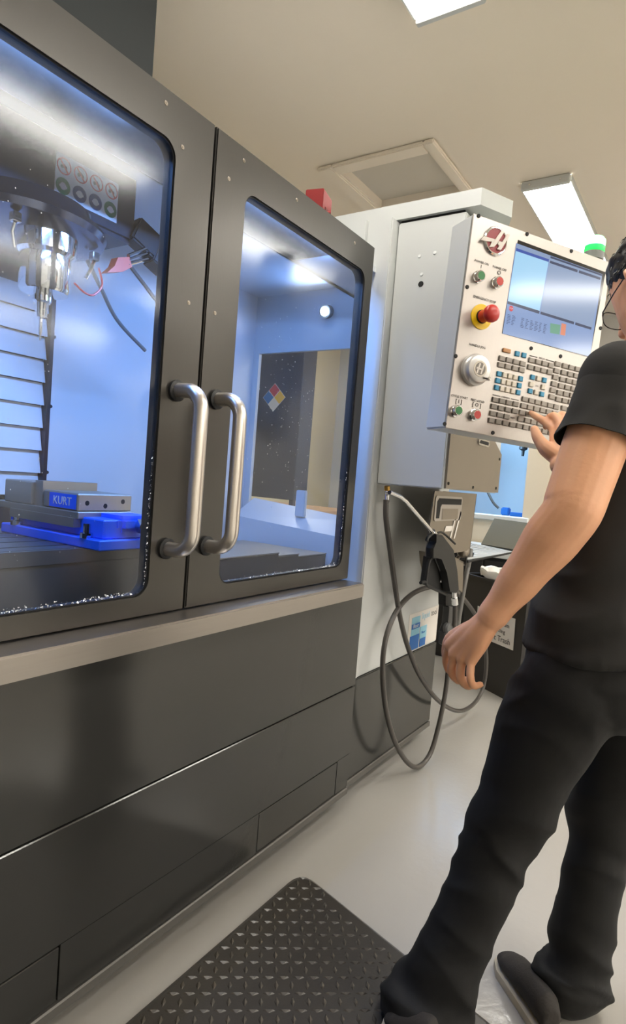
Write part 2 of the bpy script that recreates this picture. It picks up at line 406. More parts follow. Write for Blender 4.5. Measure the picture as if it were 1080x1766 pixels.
for i, (xa, sgn) in enumerate(((.912, 1), (1.034, 1))):
    bm = BM(); ta, tb, yb, R = 1.262, .928, -.076, .042
    pts = [(xa, .0, ta)]
    for k in range(9):
        a = PI/2*k/8; pts.append((xa, yb+R-R*math.sin(a)*1.0, ta-R+R*math.cos(a)) if True else 0)
    pts += [(xa, yb, 1.15), (xa, yb, 1.04)]
    for k in range(9):
        a = PI/2*k/8; pts.append((xa, yb+R-R*math.cos(a), tb+R-R*math.sin(a)))
    pts.append((xa, .0, tb))
    tube(bm, pts, .0155, 24); dh = put('bar_handle', bm, 'handle', mill, smooth=True, label='thick satin steel bar handle on the %s door' % ('left' if i == 0 else 'right'))
    for z in (ta, tb):
        bm = BM(); lathe(bm, (xa, .001, z), (0,-1,0), [(0,.0225),(.008,.0225),(.010,.019)], 24); put('collar', bm, 'black_rubber', dh, smooth=True)
# enclosure (interior shell)
IX0, IX1, IY1, IZ0, IZ1 = -.6, 2.35, 1.0, .50, 1.965
bm = BM(); box(bm, 1.262, IX1, IY1, IY1+.02, IZ0, IZ1); put('enclosure_back', bm, 'interior', mill)
bm = BM(); box(bm, IX0-.02, IX0, .05, IY1, IZ0, IZ1); put('enclosure_left', bm, 'interior', mill)
bm = BM(); box(bm, IX0, IX1, .24, IY1, IZ1, IZ1+.02); box(bm, IX0, IX1, .05, .26, 1.80, 1.82); box(bm, IX0, IX1, .24, .26, 1.8, IZ1); put('enclosure_roof', bm, 'interior', mill)
# right end wall with its side window opening
bm = BM()
box(bm, IX1, IX1+.02, .05, IY1, 1.69, IZ1); box(bm, IX1, IX1+.02, .05, IY1, IZ0, .92); box(bm, IX1, IX1+.02, .965, IY1, .92, 1.69); box(bm, IX1, IX1+.02, .05, .30, .92, 1.69)
put('enclosure_right', bm, 'interior', mill)
bm = BM(); box(bm, IX1+.006, IX1+.012, .30, .965, .92, 1.69); put('side_window_pane', bm, 'window', mill)
# sloping chip deflector below the side window
bm = BM(); prism(bm, [(IX1-.001,.30,.935),(IX1-.001,.93,.985),(2.20,.93,.90),(2.20,.30,.86)], (0,0,0), (0,0,-.006)); prism(bm, [(2.20,.28,.862),(2.20,.93,.902),(2.17,.93,.62),(2.17,.28,.62)], (0,0,0), (.006,0,0)); put('chip_deflector', bm, 'interior', mill)
bm = BM(); obox(bm, (2.28,.60,.985), (1,0,0), (0,1,0), (0,0,1), .012, .025, .06, .004); put('latch_bracket', bm, 'interior', mill)
bm = BM(); prism(bm, [(1.30,.22,.60),(2.2,.22,.60),(2.2,.98,.74),(1.30,.98,.74)], (0,0,0), (0,0,-.01)); put('chip_tray', bm, 'interior', mill)
# table with T-slots, saddle, telescoping way covers
bm = BM(); box(bm, -.55, 1.30, .30, .315, .855, .888); box(bm, -.55, 1.30, .315, .36, .853, .889)
ty = .36
for k in range(4): box(bm, -.55, 1.30, ty+.012, ty+.085, .853, .889); ty += .085
box(bm, -.55, 1.30, ty, ty+.03, .853, .889); box(bm, -.55, 1.30, .31, ty+.02, .80, .853)
put('table', bm, 'int_mid', mill)
bm = BM(); box(bm, -.55, 1.28, .302, .33, .62, .855, .002); put('table_apron', bm, 'int_mid', mill)
for k, (x0, x1, zt) in enumerate(((1.29, 1.80, .818), (1.80, 1.935, .806), (1.935, 2.14, .795))):
    bm = BM(); box(bm, x0, x1, .35+.004*k, .80-.004*k, .58, zt, .003); put('way_cover', bm, 'int_dark' if k else 'int_dark', mill)
    bm = BM(); box(bm, x0-.01, x1-.001, .348+.004*k, .802, zt, zt+.004); put('cover_top', bm, 'cast', mill)
# rear way cover with slats on the left of the back wall
bm = BM(); box(bm, IX0, 1.255, IY1+.03, IY1+.04, IZ0, IZ1); put('rear_cover_backing', bm, 'int_dark', mill)
z = .96
while z < 1.66:
    bm = BM(); prism(bm, [(.25, IY1+.0, z+.008), (.25, IY1+.03, z+.014), (.25, IY1+.03, z+.085), (.25, IY1+.018, z+.085)], (0,0,0), (1.0,0,0)); put('cover_slat', bm, 'interior', mill); z += .078
bm = BM(); box(bm, 1.252, 1.266, IY1-.012, IY1+.02, .7, IZ1); put('cover_rail', bm, 'int_dark', mill)
for z in (1.52, 1.28, 1.05):
    bm = BM(); lathe(bm, (1.272, IY1-.001, z), (0,-1,0), [(0,.007),(.005,.006)], 8); put('rail_screw', bm, 'int_dark', mill)
# column rising through the roof
bm = BM(); box(bm, .35, 1.218, .50, 1.25, IZ1+.02, 2.52, .006); put('column_cover', bm, mat('column cover paint', (52,54,54), .95, spec=.1), mill, label='dark grey column cover rising behind the doors')
bm = BM(); box(bm, -.6, 2.35, IY1+.05, 1.5, .06, 2.0); put('rear_body', bm, 'white_paint', mill)
# spindle head
hd = thing('spindle_unit', None, None, (.98, .62, 1.8)); del hd
bm = BM(); box(bm, .62, 1.27, .60, .98, 1.775, 2.015, .012, 2); put('spindle_head', bm, 'int_dark', mill, smooth=True)
bm = BM(); box(bm, .50, .70, .56, .95, 1.86, 2.01, .03, 2); put('head_cowl', bm, 'int_dark', mill, smooth=True)
bm = BM(); lathe(bm, (.965, .70, 1.70), (0,0,1), [(0,.17),(.012,.215),(.03,.222),(.045,.215),(.05,.19),(.085,.18)], 48); put('spindle_ring', bm, mat('blued steel ring', (110,115,130), .2, metal=1), mill, smooth=True)
bm = BM(); lathe(bm, (.99, .62, 1.545), (0,0,1), [(0,.03),(.004,.062),(.012,.066),(.10,.066),(.11,.075),(.16,.08)], 32); put('spindle_nose', bm, 'chrome', mill, smooth=True)
bm = BM(); lathe(bm, (.985, .62, 1.42), (0,0,1), [(0,.001),(.02,.005),(.06,.005),(.061,.014),(.10,.018),(.105,.024),(.125,.024)], 20); put('cutting_tool', bm, 'chrome', mill, smooth=True)
for k, a in enumerate((-160, -125, -35)):
    a = math.radians(a); c = V(.965+.19*math.cos(a), .70+.19*math.sin(a), 1.70)
    bm = BM(); obox(bm, c+V(0,0,-.012), (1,0,0), (0,1,0), (0,0,1), .011, .011, .012, .002); e = c+V(0,0,-.024); tube(bm, [e, e+V(.0,.01,-.02), e+V(-.02*math.cos(a),-.02*math.sin(a),-.055)], .005, 8); put('coolant_nozzle', bm, 'chrome', mill, smooth=True)
bm = BM(); obox(bm, (1.31,.60,1.80), (1,-.2,-.5), (.2,1,0), (.4,0,1), .055, .03, .04, .006); obox(bm, (1.355,.59,1.755), (1,-.2,-.5), (.2,1,0), (.4,0,1), .03, .035, .03, .004); put('coolant_manifold', bm, 'black_plastic', mill)
bm = BM()
for dz in (0, .018, .036): tube(bm, [(1.31,.58,1.745+dz), (1.255,.57,1.715+dz*.8), (1.215,.56,1.693+dz*.7)], .006, 8)
put('manifold_pipes', bm, 'chrome', mill, smooth=True)
bm = BM(); prism(bm, [(1.14,.555,1.645),(1.165,.555,1.672),(1.175,.555,1.70),(1.215,.555,1.715),(1.228,.555,1.69),(1.195,.555,1.665)], (0,0,0), (0,.03,0)); put('spray_nozzle', bm, 'orange', mill, label='orange plastic spray nozzle')
bm = BM(); tube(bm, smooth_path([(1.225,.57,1.70),(1.28,.56,1.655),(1.34,.55,1.61),(1.42,.5,1.56)]), .006, 8); put('coolant_hose', bm, 'hose', mill, smooth=True)
bm = BM(); tube(bm, smooth_path([(1.12,.62,1.68),(1.20,.66,1.63),(1.30,.7,1.56),(1.42,.7,1.49)]), .006, 8); put('coolant_hose', bm, 'hose_grey', mill, smooth=True)
bm = BM(); tube(bm, smooth_path([(1.04,.56,1.585),(1.06,.54,1.563),(1.09,.54,1.566),(1.115,.54,1.60),(1.115,.56,1.65)]), .003, 6); put('red_wire', bm, 'red', mill, smooth=True)
# safety sticker on the spindle head
st = put('safety_sticker', (lambda b: (prism(b, [(.99,.599,1.812),(1.195,.599,1.812),(1.195,.599,1.925),(.99,.599,1.925)], (0,0,0), (0,-.001,0)), b)[1])(BM()), 'sticker', mill, label='white sticker with two rows of round safety pictograms')
def ringflat(bm, c, r0, r1, y, seg=20):
    a = [bm.verts.new((c[0]+r0*math.cos(2*PI*k/seg), y, c[1]+r0*math.sin(2*PI*k/seg))) for k in range(seg)]
    b = [bm.verts.new((c[0]+r1*math.cos(2*PI*k/seg), y, c[1]+r1*math.sin(2*PI*k/seg))) for k in range(seg)]
    for k in range(seg): bm.faces.new((a[k], a[(k+1)%seg], b[(k+1)%seg], b[k]))
def disc(bm, c, r, y, seg=20): bm.faces.new([bm.verts.new((c[0]+r*math.cos(2*PI*k/seg), y, c[1]+r*math.sin(2*PI*k/seg))) for k in range(seg)])
for k in range(4):
    cx = 1.015+.052*k
    bm = BM(); ringflat(bm, (cx,1.895), .019, .0225, .5975)
    prism(bm, [(cx-.015,.5975,1.909),(cx-.012,.5975,1.912),(cx+.015,.5975,1.881),(cx+.012,.5975,1.878)], (0,0,0), (0,-.0004,0)); put('pictogram', bm, 'st_red', st)
    bm = BM()
    for q in range(3): disc(bm, (cx-.006+.006*q, 1.893+.004*(q%2)), .005, .5978, 8)
    put('pictogram_mark', bm, 'ink', st)
    bm = BM(); disc(bm, (cx,1.842), .0225, .5978); put('pictogram', bm, 'st_green' if k in (0,3) else 'st_blue', st)
    bm = BM(); disc(bm, (cx,1.842), .010, .5973, 10); box(bm, cx-.012, cx+.012, .5968, .5972, 1.838, 1.844); put('pictogram_mark', bm, 'sticker', st)
# vise
vs_ = thing('machine_vise', 'blue machine vise with steel jaws clamped on the table behind the left window', 'vise', (1.02,.42,.889))
bm = BM(); box(bm, .925, 1.125, .235, .66, .889, .915, .003); box(bm, .945, 1.105, .25, .65, .915, .962, .003); put('vise_body', bm, 'vise_blue', vs_)
bm = BM(); box(bm, .93, 1.10, .33, .70, .956, .974, .002); box(bm, .925, .945, .34, .62, .935, .958); put('slide_bed', bm, 'cast', vs_)
bm = BM(); box(bm, .938, 1.105, .345, .49, .974, 1.018, .003); put('movable_jaw', bm, 'cast', vs_)
bm = BM(); box(bm, .93, 1.11, .53, .66, .974, 1.035, .003); box(bm, .938, 1.105, .495, .529, .974, 1.04); put('fixed_jaw', bm, 'cast', vs_)
bm = BM(); box(bm, .985, 1.10, .235, .345, .93, .972, .012, 2); put('screw_housing', bm, 'vise_blue', vs_, smooth=True)
bm = BM(); lathe(bm, (1.045,.236,.948), (0,-1,0), [(0,.02),(.02,.02),(.022,.014),(.07,.013),(.072,.006)], 6); put('vise_screw', bm, 'chrome', vs_)
for x, z in ((.965,.995),(1.02,.988),(1.075,1.0)):
    bm = BM(); lathe(bm, (x,.3455,z), (0,-1,0), [(0,.007),(.001,.006)], 10); put('bolt_hole', bm, 'gap', vs_)
for y in (.30, .60):
    bm = BM(); lathe(bm, (.935,y,.914), (0,0,1), [(0,.016),(.012,.016),(.014,.009),(.035,.009)], 10); put('clamp_bolt', bm, 'chrome', vs_, smooth=True)
bm = BM(); box(bm, .9365, .938, .352, .462, .978, 1.014); lb = put('name_label', bm, 'vise_blue', vs_)
text('lettering', 'KURT', .030, 'sticker', Matrix.Translation((.936,.407,.995)) @ Matrix.Rotation(-PI/2,4,'Z') @ RXZ, lb)
# interior lamps (LED work lights)
for i, (x, y, z, lab) in enumerate(((.60,.062,1.775,'glowing work light strip above the left window inside the machine'), (1.38,.062,1.775,'glowing work light strip above the right window inside the machine'), (2.30,.43,1.86,'small bright work lamp on the right end wall inside the machine'))):
    t = thing('work_light', lab, 'lamp', (x,y,z))
    if i < 2:
        bm = BM(); box(bm, x-.25, x+.25, y-.010, y, z-.004, z+.022); box(bm, x-.25, x+.25, y, y+.004, z-.004, z-.001); put('housing', bm, 'int_mid', t)
        bm = BM(); box(bm, x-.24, x+.24, y, y+.003, z, z+.02); put('lamp_window', bm, 'led', t)
    else:
        bm = BM(); lathe(bm, (IX1-.001,y+.15,z), (-1,0,-.2), [(0,.03),(.03,.03)], 16); put('housing', bm, 'int_mid', t)
        bm = BM(); lathe(bm, (IX1-.033,y+.15,z-.006), (-1,0,-.2), [(0,.02),(.003,.019)], 16); put('lamp_window', bm, mat('bright led', (220,235,255), .3, emit=(190,220,255), estr=60), t)
    ld = bpy.data.lights.new('work_light_source', 'AREA'); ld.shape = 'RECTANGLE'
    ld.size, ld.size_y = (.46, .016) if i < 2 else (.04, .04)
    ld.color = (.19, .41, 1.0); ld.energy = LED_POWER if i < 2 else 2.0
    lo = bpy.data.objects.new('work_light_source', ld); link(lo); lo.parent = t
    lo.matrix_parent_inverse = MW[t.name].inverted()
    if i < 2: lo.location = (x, y+.014, z+.004); lo.rotation_euler = (math.radians(44), 0, 0)
    else: lo.location = (IX1-.045, y+.15, z-.008); lo.rotation_euler = (0, math.radians(80), 0)

# red box on the door header
t = thing('red_case', 'small red plastic case with a slotted handle standing on top of the doors', 'case', (1.46,.09,1.845))
ux, uy = V(.97,.25,0), V(-.25,.97,0)
bm = BM(); obox(bm, (1.522,.10,1.893), ux, uy, (0,0,1), .040, .028, .047, .002); put('case_body', bm, 'red_box', t, smooth=True)
bm = BM(); obox(bm, V(1.522,.10,1.885)-uy*.028+ux*.005, ux, uy, (0,0,1), .024, .002, .012, .0015); put('handle_slot', bm, mat('dark red slot', (96,26,24), .5), t)
bm = BM(); tube(bm, [V(1.522,.10,1.88)-uy*.031-ux*.018, V(1.522,.10,1.887)-uy*.037, V(1.522,.10,1.88)-uy*.031+ux*.026], .0035, 8); put('handle', bm, 'red_box', t, smooth=True)

# ================================================================ CONTROL CABINET
cab = thing('control_cabinet', 'light grey control cabinet with a steel lower front hung on the machine front', 'cabinet', (2.1,-.1,1.1))
CX = 1.86
bm = BM(); box(bm, CX, CX+.58, -.232, .004, 1.10, 1.972, .004, 2); put('cabinet_body', bm, 'white_paint', cab, smooth=True)
bm = BM(); prism(bm, [(CX+.012,-.233,1.103),(CX+.575,-.233,1.103),(CX+.575,-.233,1.255),(CX+.40,-.233,1.33),(CX+.012,-.233,1.33)], (0,0,0), (0,-.006,0)); sf = put('steel_front', bm, 'dull_steel', cab)
for x, z in ((CX+.03,1.12),(CX+.27,1.115),(CX+.54,1.12),(CX+.55,1.235),(CX+.03,1.30)):
    bm = BM(); lathe(bm, (x,-.2385,z), (0,-1,0), [(0,.006),(.003,.005)], 10); put('screw', bm, 'gap', sf)
bm = BM(); hp = rrect(CX+.28, CX+.40, 1.268, 1.292, .010)
prism(bm, [(p[0],-.239,p[1]) for p in hp], (0,0,0), (0,-.004,0)); hs = put('latch_slot', bm, 'steel', sf)
bm = BM(); hp = rrect(CX+.292, CX+.388, 1.274, 1.286, .005); prism(bm, [(p[0],-.2432,p[1]) for p in hp], (0,0,0), (0,-.0006,0)); put('slot_recess', bm, 'gap', hs)
for y, z, r, m_ in ((-.082,1.853,.006,'chrome'),(-.135,1.857,.006,'chrome'),(-.095,1.793,.006,'chrome'),(-.095,1.762,.010,'gap')):
    bm = BM(); lathe(bm, (CX+.0005,y,z), (-1,0,0), [(0,r),(.003,r*.8)], 12); put('screw' if m_ == 'chrome' else 'plug', bm, 'sticker' if m_ == 'chrome' else m_, cab)
# top arm beam
bm = BM(); prism(bm, [(CX-.005,.30,1.982),(CX-.005,-.275,1.982),(CX+.12,-.335,1.982),(CX+.20,-.30,1.982),(CX+.20,.30,1.982)], (0,0,0), (0,0,.052)); put('pendant_arm', bm, 'white_paint', cab, label='light grey beam over the cabinet that carries the pendant')
bm = BM(); box(bm, CX+.01, CX+.5, -.22, .0, 1.9725, 1.982); put('arm_gap', bm, 'gap', cab)
bm = BM(); lathe(bm, (1.78,-.30,1.80), (0,0,1), [(0,.001),(.001,.025),(.18,.025)], 12); 
bm.free()
# swivel neck between cabinet and pendant
# ================================================================ PENDANT
PM = Matrix(((0.830037,0.556324,0.039263,1.808400),(-0.555525,0.830959,-0.029975,-0.483900),(-0.049302,0.003069,0.998779,1.543600),(0,0,0,1)))
PW, PH, PT = 0.5101, 0.5783, .10
pen = thing('control_pendant', 'tilted control pendant with a steel face, screen, emergency stop, jog wheel and keypad', 'control panel', mw=PM)
bm = BM(); box(bm, -PW/2, PW/2, .004, PT, -PH/2, PH/2, .004, 2); put('housing', bm, 'white_paint', pen, local=True, smooth=True)
bm = BM(); box(bm, -.10, .14, PT-.002, PT+.055, -.12, .16, .004); put('rear_mount', bm, 'white_paint', pen, local=True)
bm = BM(); box(bm, -PW/2, PW/2, 0, .005, -PH/2, PH/2, .0015); put('face_plate', bm, 'panel_steel', pen, local=True, label='brushed stainless face plate')
def ldisc(bm, c, prof, seg=24): lathe(bm, (c[0], 0, c[1]), (0,-1,0), prof, seg)
for c in ((-0.2395,0.2861), (-0.0711,0.2840), (0.0950,0.2810), (-0.2456,0.0940), (-0.2525,-0.0941), (-0.2591,-0.2795), (-0.0950,-0.2788), (0.2706,0.2248), (0.2488,0.0905), (-0.0018,-0.0218), (0.1099,-0.0222)):
    bm = BM(); ldisc(bm, c, [(0,.0058),(.0022,.0052)], 12); put('screw', bm, 'gap', pen, local=True)
# badge
bc = (-0.1758,0.2354)
bm = BM(); ldisc(bm, bc, [(0,.0385),(.004,.0385),(.007,.036),(.0072,.033),(.004,.032),(.0035,.001)], 40); bd = put('round_badge', bm, 'chrome', pen, local=True, smooth=True, label='round maroon badge with a slanted silver letter H')
bm = BM(); ldisc(bm, bc, [(.003,.0325),(.005,.032)], 40); put('badge_disc', bm, 'logo_red', bd, local=True)
def lprism(bm, poly, y0, y1): prism(bm, [(p[0], 0, p[1]) for p in poly], (0,y0,0), (0,y1,0))
bm = BM()
lprism(bm, [(-0.2261,0.2233), (-0.2183,0.2347), (-0.1794,0.2370), (-0.1824,0.2160), (-0.1972,0.2120), (-0.1910,0.2281), (-0.2145,0.2233)], -.004, -.009)
lprism(bm, [(-0.1824,0.2160), (-0.1932,0.2139), (-0.1648,0.2647), (-0.1548,0.2648), (-0.1748,0.2259)], -.004, -.0095)
lprism(bm, [(-0.1437,0.2626), (-0.1336,0.2627), (-0.1587,0.2136), (-0.1710,0.2130), (-0.1657,0.2231), (-0.1724,0.2273), (-0.1691,0.2353), (-0.1572,0.2357)], -.004, -.0095)
put('badge_letter', bm, 'logo_white', bd, local=True)
def lab(s, c, size=.0088): text('lettering', s, size, 'ink', Matrix.Translation((c[0], -.0012, c[1])) @ RXZ, pen, local=True, ext=.0002)
lab('POWER ON', (-0.2096,0.1688)); lab('I', (-0.2099,0.1572), .014); lab('POWER OFF', (-0.1483,0.1681)); lab('O', (-0.1480,0.1565), .016); lab('EMERGENCY STOP', (-0.1839,0.0747), .0092)
lab('HANDLE JOG', (-0.1871,-0.0537), .0092); lab('CYCLE START', (-0.2231,-0.2000)); lab('FEED HOLD', (-0.1619,-0.2006))
lab('[ I ]', (-0.2234,-0.2123), .015); lab('[ O ]', (-0.1627,-0.2121), .015)
for c, m_, lb_ in (((-0.2167,0.1277), 'green', 'green power button'), ((-0.1540,0.1274), 'red', 'red power button'), ((-0.2311,-0.2395), 'green', 'green cycle start button'), ((-0.1685,-0.2407), 'red', 'red feed hold button')):
    bm = BM(); ldisc(bm, c, [(0,.0165),(.004,.0165),(.005,.0145),(.016,.0145),(.018,.0125)], 24); b = put('push_button', bm, 'chrome', pen, local=True, smooth=True, label=lb_)
    bm = BM(); ldisc(bm, c, [(.017,.0118),(.0185,.0112)], 20); put('button_cap', bm, m_, b, local=True)
c = (-0.1873,0.0263)
bm = BM(); ldisc(bm, c, [(0,.034),(.003,.034)], 36); e = put('emergency_stop', bm, 'yellow', pen, local=True, label='red mushroom emergency stop on a yellow ring')
bm = BM(); ldisc(bm, c, [(.003,.017),(.02,.0165),(.034,.0165),(.036,.022),(.042,.0235),(.050,.0225),(.055,.017),(.057,.006)], 32); put('mushroom_cap', bm, 'red', e, local=True, smooth=True, sharp=60)
bm = BM(); ldisc(bm, c, [(.0031,.0185),(.008,.018)], 24); put('collar', bm, 'gap', e, local=True)
c = (-0.1876,-0.1197)
c = (c[0], c[1])
bm = BM(); ldisc(bm, c, [(0,.043),(.012,.043),(.014,.040),(.020,.0375),(.026,.036),(.028,.032)], 48); j = put('jog_wheel', bm, mat('satin silver plastic', (214,212,208), .33, metal=.5), pen, local=True, smooth=True, label='round silver jog handwheel with a small crank knob')
bm = BM(); ldisc(bm, c, [(.0275,.022),(.029,.0215)], 32); put('wheel_badge', bm, 'key_white', j, local=True)
bm = BM(); ldisc(bm, c, [(.029,.017),(.0293,.0165)], 32); q_ = put('badge_disc', bm, 'key_dark', j, local=True)
bm = BM(); 
for dx in (-.007, .006): lprism(bm, [(c[0]+dx-.006,c[1]-.014),(c[0]+dx-.001,c[1]-.014),(c[0]+dx+.006,c[1]+.014),(c[0]+dx+.001,c[1]+.014)], -.0293, -.0303)
lprism(bm, [(c[0]-.014,c[1]-.002),(c[0]+.008,c[1]-.004),(c[0]+.009,c[1]),(c[0]-.013,c[1]+.003)], -.0293, -.0303)
put('badge_letter', bm, 'logo_white', q_, local=True)
bm = BM(); tube(bm, [(c[0]+.012,-.029,c[1]-.022),(c[0]+.026,-.032,c[1]-.022)], .0035, 8); ldisc(bm, (c[0]+.030,c[1]-.022), [(.022,.004),(.034,.0055),(.036,.003)], 12); put('crank_knob', bm, 'chrome', j, local=True, smooth=True)
# screen
scr = [(-0.0997,0.2602), (0.2368,0.2553), (0.2228,-0.0037), (-0.1111,-0.0026)]
bm = BM(); lprism(bm, scr, -.0004, -.0008); sc = put('screen', bm, mat('screen bezel', (38,38,36), .12), pen, local=True, label='wide glossy display showing program panes')
def squad(pts, m_, y=-.0010, name='screen_pane'):
    bm = BM(); bm.faces.new([bm.verts.new((p[0], y, p[1])) for p in pts]); put(name, bm, m_, sc, local=True)
squad([(-0.1036,0.2497), (0.2248,0.2465), (0.2230,-0.0004), (-0.1092,-0.0023)], 'sc_low', -.0009)
squad([(-0.1008,0.2489), (0.0201,0.2480), (0.0182,0.2368), (-0.1011,0.2355)], 'sc_grey', -.0010)
squad([(-0.1014,0.2369), (0.0174,0.2366), (0.0172,0.2289), (-0.1018,0.2288)], 'sc_blue', -.0012)
squad([(-0.1018,0.2288), (0.0172,0.2289), (0.0091,0.0876), (-0.1060,0.0888)], 'sc_lightblue', -.0011)
squad([(0.0211,0.2473), (0.2249,0.2459), (0.2145,0.0848), (0.0127,0.0854)], 'sc_grey', -.0011)
for a, b, h in (((482,282),(960,452),16), ((478,325),(735,412),22), ((748,415),(948,485),22), ((85,700),(378,795),26), ((390,798),(700,895),26), ((712,898),(862,945),26)):
    pass
squad([(0.0212,0.2468), (0.2236,0.2456), (0.2238,0.2405), (0.0214,0.2413)], 'sc_bar', -.0013)
squad([(0.0219,0.2341), (0.1278,0.2347), (0.1280,0.2272), (0.0219,0.2271)], 'sc_bar', -.0013)
squad([(0.1333,0.2348), (0.2196,0.2349), (0.2192,0.2278), (0.1330,0.2272)], 'sc_bar', -.0013)
squad([(-0.1060,0.0888), (0.0091,0.0876), (0.0091,0.0790), (-0.1065,0.0810)], 'sc_bar', -.0013)
squad([(0.0133,0.0867), (0.1420,0.0857), (0.1417,0.0781), (0.0130,0.0793)], 'sc_bar', -.0013)
squad([(0.1471,0.0856), (0.2119,0.0845), (0.2115,0.0774), (0.1469,0.0779)], 'sc_bar', -.0013)
squad([(0.0541,0.0622), (0.0924,0.0660), (0.0935,0.0380), (0.0582,0.0352)], 'sc_green', -.0012)
for k in range(4):
    bm = BM(); bm.free()
squad([(0.0956,0.0714), (0.1134,0.0722), (0.1153,0.0395), (0.0964,0.0380)], 'sc_orange', -.0012)
bm = BM(); cc = (-0.0915,0.0712); bm.faces.new([bm.verts.new((cc[0]+.008*math.cos(PI/8+PI/4*k), -.0013, cc[1]+.008*math.sin(PI/8+PI/4*k))) for k in range(8)]); put('stop_icon', bm, 'sc_red', sc, local=True)
text('lettering', 'STOP', .0055, 'sc_white', Matrix.Translation((cc[0], -.0015, cc[1])) @ RXZ, sc, local=True, ext=.0001)
bm = BM(); rr = random.Random(5)
o0 = Vector((-0.1018,0.0533)); ex = Vector((0.0471,0.0560))-o0; ez = Vector((-0.1025,0.0247))-o0
for i in range(9):
    for j_ in range(7):
        if i == 2: continue
        p = o0+ex*(i/9)+ez*(j_/7)+Vector((.001,0)); L_ = ex*(rr.uniform(.35,.8)/9); h = ez*.055
        bm.faces.new([bm.verts.new((q.x, -.0014, q.y)) for q in (p, p+L_, p+L_+h, p+h)])
put('screen_text', bm, 'sc_text', sc, local=True, kind='stuff')
# keypad
keys = []
for c in ((-0.0493,-0.0471), (-0.0248,-0.0466), (-0.1026,-0.1143), (-0.0257,-0.1136), (-0.1041,-0.1336), (-0.0272,-0.1332), (-0.1051,-0.1533), (-0.0279,-0.1532), (0.0164,-0.1016), (0.0607,-0.1018), (0.0145,-0.1418), (0.0590,-0.1429)): keys.append((c, 'key_blue', 1 if c[1] > 0 else .8))
for c in ((-0.0835,-0.1140), (-0.0648,-0.1140), (-0.0453,-0.1139), (-0.0856,-0.1337), (-0.0663,-0.1335), (-0.0468,-0.1335), (-0.0863,-0.1535), (-0.0670,-0.1533), (-0.0475,-0.1534), (0.0381,-0.1017), (0.0153,-0.1221), (0.0597,-0.1225), (0.0366,-0.1418)): keys.append((c, 'key_white', .8))
for c in ((-0.1005,-0.0710), (-0.0758,-0.0705), (-0.0508,-0.0707), (-0.0258,-0.0708), (-0.1014,-0.0891), (-0.0768,-0.0889), (-0.0511,-0.0889), (-0.0265,-0.0889), (0.0041,-0.0552), (0.0283,-0.0552), (0.0523,-0.0553), (0.0770,-0.0558), (0.0031,-0.0754), (0.0275,-0.0752), (0.0512,-0.0757), (0.0759,-0.0758),
          (0.1014,-0.0468), (0.1006,-0.0668), (0.0993,-0.0861), (0.0985,-0.1061), (0.0974,-0.1248), (0.0965,-0.1443)): keys.append((c, 'key', 1))
for c in ((-0.1044,-0.1875), (-0.0805,-0.1872), (-0.0562,-0.1874), (-0.0311,-0.1870), (-0.1059,-0.2068), (-0.0812,-0.2073), (-0.0563,-0.2073), (-0.0312,-0.2070), (-0.1066,-0.2265), (-0.0820,-0.2266), (-0.0570,-0.2272), (-0.1080,-0.2464), (-0.0834,-0.2461), (-0.0582,-0.2462), (-0.0330,-0.2469)): keys.append((c, 'key_dark', 1))
def grid(c0, cx, cz, nx, nz):
    c0, cx, cz = Vector(c0), Vector(cx), Vector(cz)
    for a in range(nx):
        for b in range(nz): keys.append((tuple(c0+(cx-c0)*a+(cz-c0)*b), 'key', 1))
grid((0.1300,-0.0470), (0.1547,-0.0470), (0.1284,-0.0670), 5, 6)
grid((-0.0005,-0.1679), (0.0232,-0.1683), (-0.0024,-0.1874), 6, 5)
grid((0.1485,-0.1689), (0.1735,-0.1694), (0.1473,-0.1890), 4, 3)
kme = {}
for (cx_, cz_), m_, s_ in keys:
    key_id = (m_, s_)
    if key_id not in kme:
        bm = BM(); w2 = .0074 if s_ < 1 else .0100; h2 = .0070
        a = [bm.verts.new((x*w2, -.0008, z*h2)) for x, z in ((-1,-1),(1,-1),(1,1),(-1,1))]; b = [bm.verts.new((x*w2*.97, -.0040, z*h2*.97)) for x, z in ((-1,-1),(1,-1),(1,1),(-1,1))]; t_ = [bm.verts.new((x*w2*.8, -.0052, z*h2*.8)) for x, z in ((-1,-1),(1,-1),(1,1),(-1,1))]
        for A, B in ((a,b),(b,t_)):
            for i in range(4): bm.faces.new((A[i], A[(i+1)%4], B[(i+1)%4], B[i]))
        bm.faces.new(t_); bmesh.ops.recalc_face_normals(bm, faces=bm.faces[:])
        me = bpy.data.meshes.new('key'); bm.to_mesh(me); bm.free(); me.materials.append(M[m_]); kme[key_id] = me
    o = bpy.data.objects.new('key', kme[key_id]); link(o); o.parent = pen; o.location = (cx_, 0, cz_)
c = (-0.0876,-0.0462)
bm = BM(); box(bm, c[0]-.0135, c[0]+.0135, -.005, -.0006, c[1]-.0055, c[1]+.0055, .0012); put('wide_key', bm, 'key_orange', pen, local=True, label='wide orange reset key')
bm = BM()
for a, b in (((-0.0041,-0.0430), (0.0246,-0.0429)), ((0.0573,-0.0425), (0.0869,-0.0432)), ((-0.1140,-0.1748), (-0.0871,-0.1749)), ((-0.0479,-0.1750), (-0.0209,-0.1750))):
    bk_ = BM(); lprism(bk_, [(a[0],a[1]+.0014),(a[0],a[1]-.0006),(b[0],b[1]-.0006),(b[0],b[1]+.0014)], -.0004, -.0011); put('keypad_marking', bk_, 'ink', pen, local=True)
bm.free()
lab('DISPLAY', (0.0415,-0.0423), .006); lab('OVERRIDES', (-0.0681,-0.1749), .006); lab('JOG', (0.0372,-0.1229), .006); lab('SHIFT', (-0.0336,-0.2271), .006)
